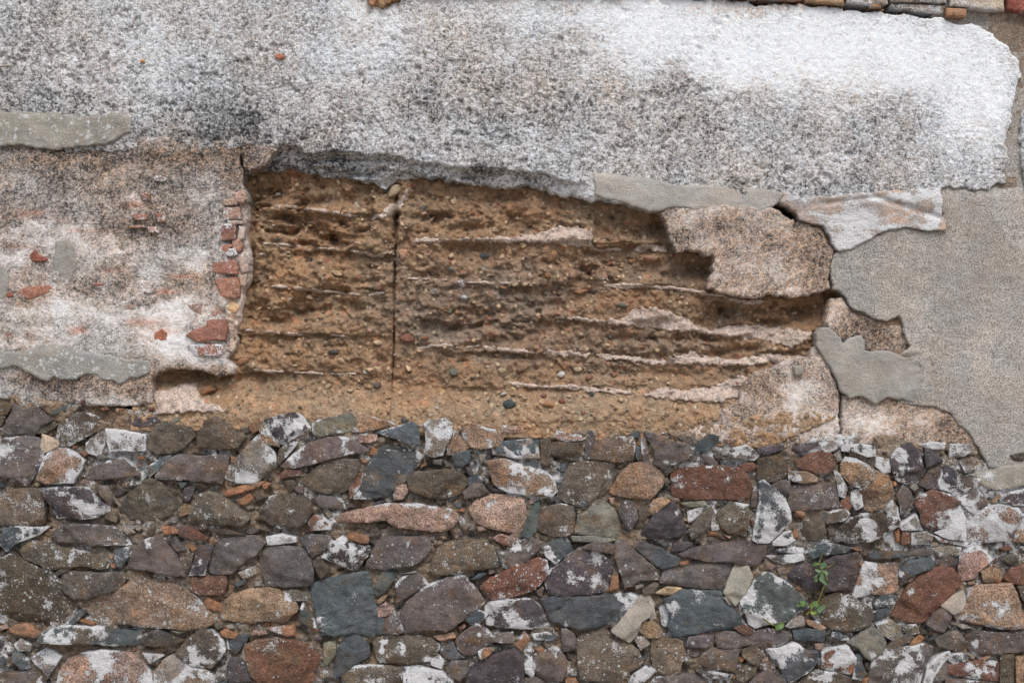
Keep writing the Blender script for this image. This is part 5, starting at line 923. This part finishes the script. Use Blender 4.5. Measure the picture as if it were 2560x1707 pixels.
def tube_path(pts, rad):
    """tapered round tube through 3-D px points (x, y, height)"""
    pts = np.array(pts, float); n = 7; co = []; f = []
    for i, p in enumerate(pts):
        d = pts[min(i + 1, len(pts) - 1)] - pts[max(i - 1, 0)]; d /= np.linalg.norm(d)
        u = np.cross(d, (0, 0, 1.0)); u = u / (np.linalg.norm(u) + 1e-6); v = np.cross(d, u); r = rad[i]
        for k in range(n): t = 2 * math.pi * k / n; co.append(p + r * (math.cos(t) * u + math.sin(t) * v))
    for i in range(len(pts) - 1):
        for k in range(n): j = (k + 1) % n; f.append((i * n + k, i * n + j, (i + 1) * n + j, (i + 1) * n + k))
    f.append(tuple(range(n))); f.append(tuple(range(len(pts) * n - 1, (len(pts) - 1) * n - 1, -1)))
    return np.array(co), f
M_twig = simple('grey_wood', (.32, .27, .21), .85, .6, 150)
co, f = tube_path([(-46, 176, 4), (-10, 171, 10), (8, 169, 12), (22, 166, 10), (31, 165, 4)], [3.4, 3.2, 2.8, 2.2, 1.2])
o = link('twig', world_xyz(co[:, 0], co[:, 1], co[:, 2]), f, M_twig); tag(o, 'short grey twig stuck in the rough render at the left edge', 'twig')

# ------------------------------------------------------------------ weeds
def leafmat(name, col):
    k = NT(name); n = k.rng(k.noise(160, 3), .3, .7)
    c = k.mix(n, tuple(v * .75 for v in col) + (1,), tuple(v * 1.25 for v in col) + (1,))
    k.l(c, k.b.inputs['Base Color']); k.b.inputs['Roughness'].default_value = .55
    k.b.inputs['Transmission Weight'].default_value = 0.0; k.b.inputs['Subsurface Weight'].default_value = 0.0
    k.l(k.bump(n, .001), k.b.inputs['Normal']); return k.m
M_leaf = leafmat('leaf_green', (.10, .17, .05)); M_leaf2 = leafmat('leaf_blue_green', (.085, .145, .07)); M_leaf3 = leafmat('leaf_yellow_green', (.20, .27, .05)); M_stem = leafmat('weed_stem', (.17, .17, .04))
Wk = 220 / 143.7
def leaf(parent, outline, h, mat, fold=4, droop=3):
    """lobed blade: outline ring, a raised ring round the midrib, slight thickness"""
    p = P(outline, 1880, 1360, Wk); c = p.mean(0); n = len(p); r = np.random.default_rng(int(c[0]))
    d = np.hypot(*(p - c).T); hz = h - droop * (d / d.max()) * 1.5 + r.normal(0, fold * .45, n)
    co = np.concatenate([np.c_[p, hz], np.c_[p, hz - 1.2]]); f = [tuple(range(n)), tuple(range(2 * n - 1, n - 1, -1))]
    f += [(i, (i + 1) % n, n + (i + 1) % n, n + i) for i in range(n)]
    return link('leaf', world_xyz(co[:, 0], co[:, 1], co[:, 2]), f, mat, parent, smooth=False)
def stem(parent, pts, r0, r1, name='stem', mat=None):
    pts = [(1880 + a * Wk, 1360 + b * Wk, c) for a, b, c in pts]; co, f = tube_path(pts, np.linspace(r0, r1, len(pts)))
    return link(name, world_xyz(co[:, 0], co[:, 1], co[:, 2]), f, mat or M_stem, parent)
def root(name, x, y, h, label, cat):
    e = bpy.data.objects.new(name, None); SC.collection.objects.link(e); tag(e, label, cat); e.empty_display_size = .05
    e.location = Vector(world_xyz(np.array(x), np.array(y), np.array(h)).tolist()); return e
def adopt(e):
    bpy.context.view_layer.update()
    for c in e.children: c.matrix_parent_inverse = e.matrix_world.inverted()
w1 = root('weed', 2040, 1500, 0, 'small green weed with lobed leaves growing up between dark purple stones', 'weed')
stem(w1, [(105, 96, 2), (109, 86, 14), (112, 72, 22), (116, 62, 26), (119, 52, 28)], 2.4, 1.5)
stem(w1, [(119, 55, 28), (116, 46, 30), (110, 40, 30), (106, 30, 27)], 1.5, 1.0); stem(w1, [(107, 28, 22), (109, 20, 26), (112, 11, 24)], 1.2, .8); stem(w1, [(112, 36, 22), (122, 34, 26), (133, 26, 28)], 1.3, .8)
stem(w1, [(105, 94, 4), (112, 92, 16), (117, 85, 20)], 1.4, .9); stem(w1, [(104, 95, 4), (94, 98, 14), (84, 95, 18)], 1.2, .8); stem(w1, [(104, 96, 3), (98, 104, 12), (86, 113, 14)], 1.1, .7)
leaf(w1, '110 40, 114 38.5, 119 41, 121 44, 120 47, 116 46.6, 113 44.4, 114 50, 118 57, 119 62, 117 64, 110 60, 105 54.6, 105 51, 109 46, 106 46.6, 103 50, 103 56, 101 58.6, 98 57, 97 52, 100 47.6, 105 43.4, 101 41.6, 99 40, 100 37, 104 37.6', 32, M_leaf2)
leaf(w1, '96.5 29, 99 27, 104 26.4, 110 29, 107 30, 103 30.4, 100 34, 97.6 33, 97 31', 27, M_leaf)
leaf(w1, '108 30, 113 26.4, 117 28, 118 31, 121 32, 117 34.6, 113 37, 109 39.4, 107 36, 108 33', 28, M_leaf2)
leaf(w1, '69.5 99, 73 95, 77 93.6, 75.6 90, 79 90.6, 82 88.6, 84 92, 87 94, 86 98, 83 100.4, 79 99, 75 100', 20, M_leaf)
leaf(w1, '90 98, 93 95.6, 96 91.6, 100 90.4, 104 90, 103 93.4, 107 95, 105.6 99, 102 100, 98 99, 95 102.6, 92.4 101', 22, M_leaf)
leaf(w1, '103 102, 106 98, 110 94.6, 114 95.6, 117 98.6, 116 102.6, 113 105, 110 108, 107 111, 104.6 108, 102.6 105', 24, M_leaf2)
leaf(w1, '94 109, 97 107, 101 107.6, 104 111, 104.6 115, 101 116.4, 98 113.6, 95 112.4', 15, M_leaf3)
leaf(w1, '86.6 113, 90 108.6, 93 107, 92 110, 89 112.6', 14, M_leaf3, 1, 1)
adopt(w1)
w2 = root('weed', 1935, 1560, 0, 'round single leafed sprig with a cut stem under the whitewashed slate', 'weed')
stem(w2, [(38, 133, 2), (30, 129, 12), (22, 123, 20), (15, 117.6, 26)], 2.2, 1.6); stem(w2, [(23, 122, 20), (23, 116, 24)], .9, .6)
leaf(w2, '37 130, 40 127, 45 125.6, 49.6 125.4, 52 129, 51 133, 47 136, 43 139, 39 138.4, 36.6 135', 16, M_leaf, 3, 2)
adopt(w2)
# soft earth crack in the plaster joint right of the hole and hairline cracks are real gaps between the sheets
print('stones', len(stones), 'fill', len(fill), 'outer', len(outer), 'pebbles', npb, 'tris', sum(len(o.data.loop_triangles) or len(o.data.polygons) * 2 for o in bpy.data.objects if o.type == 'MESH'))
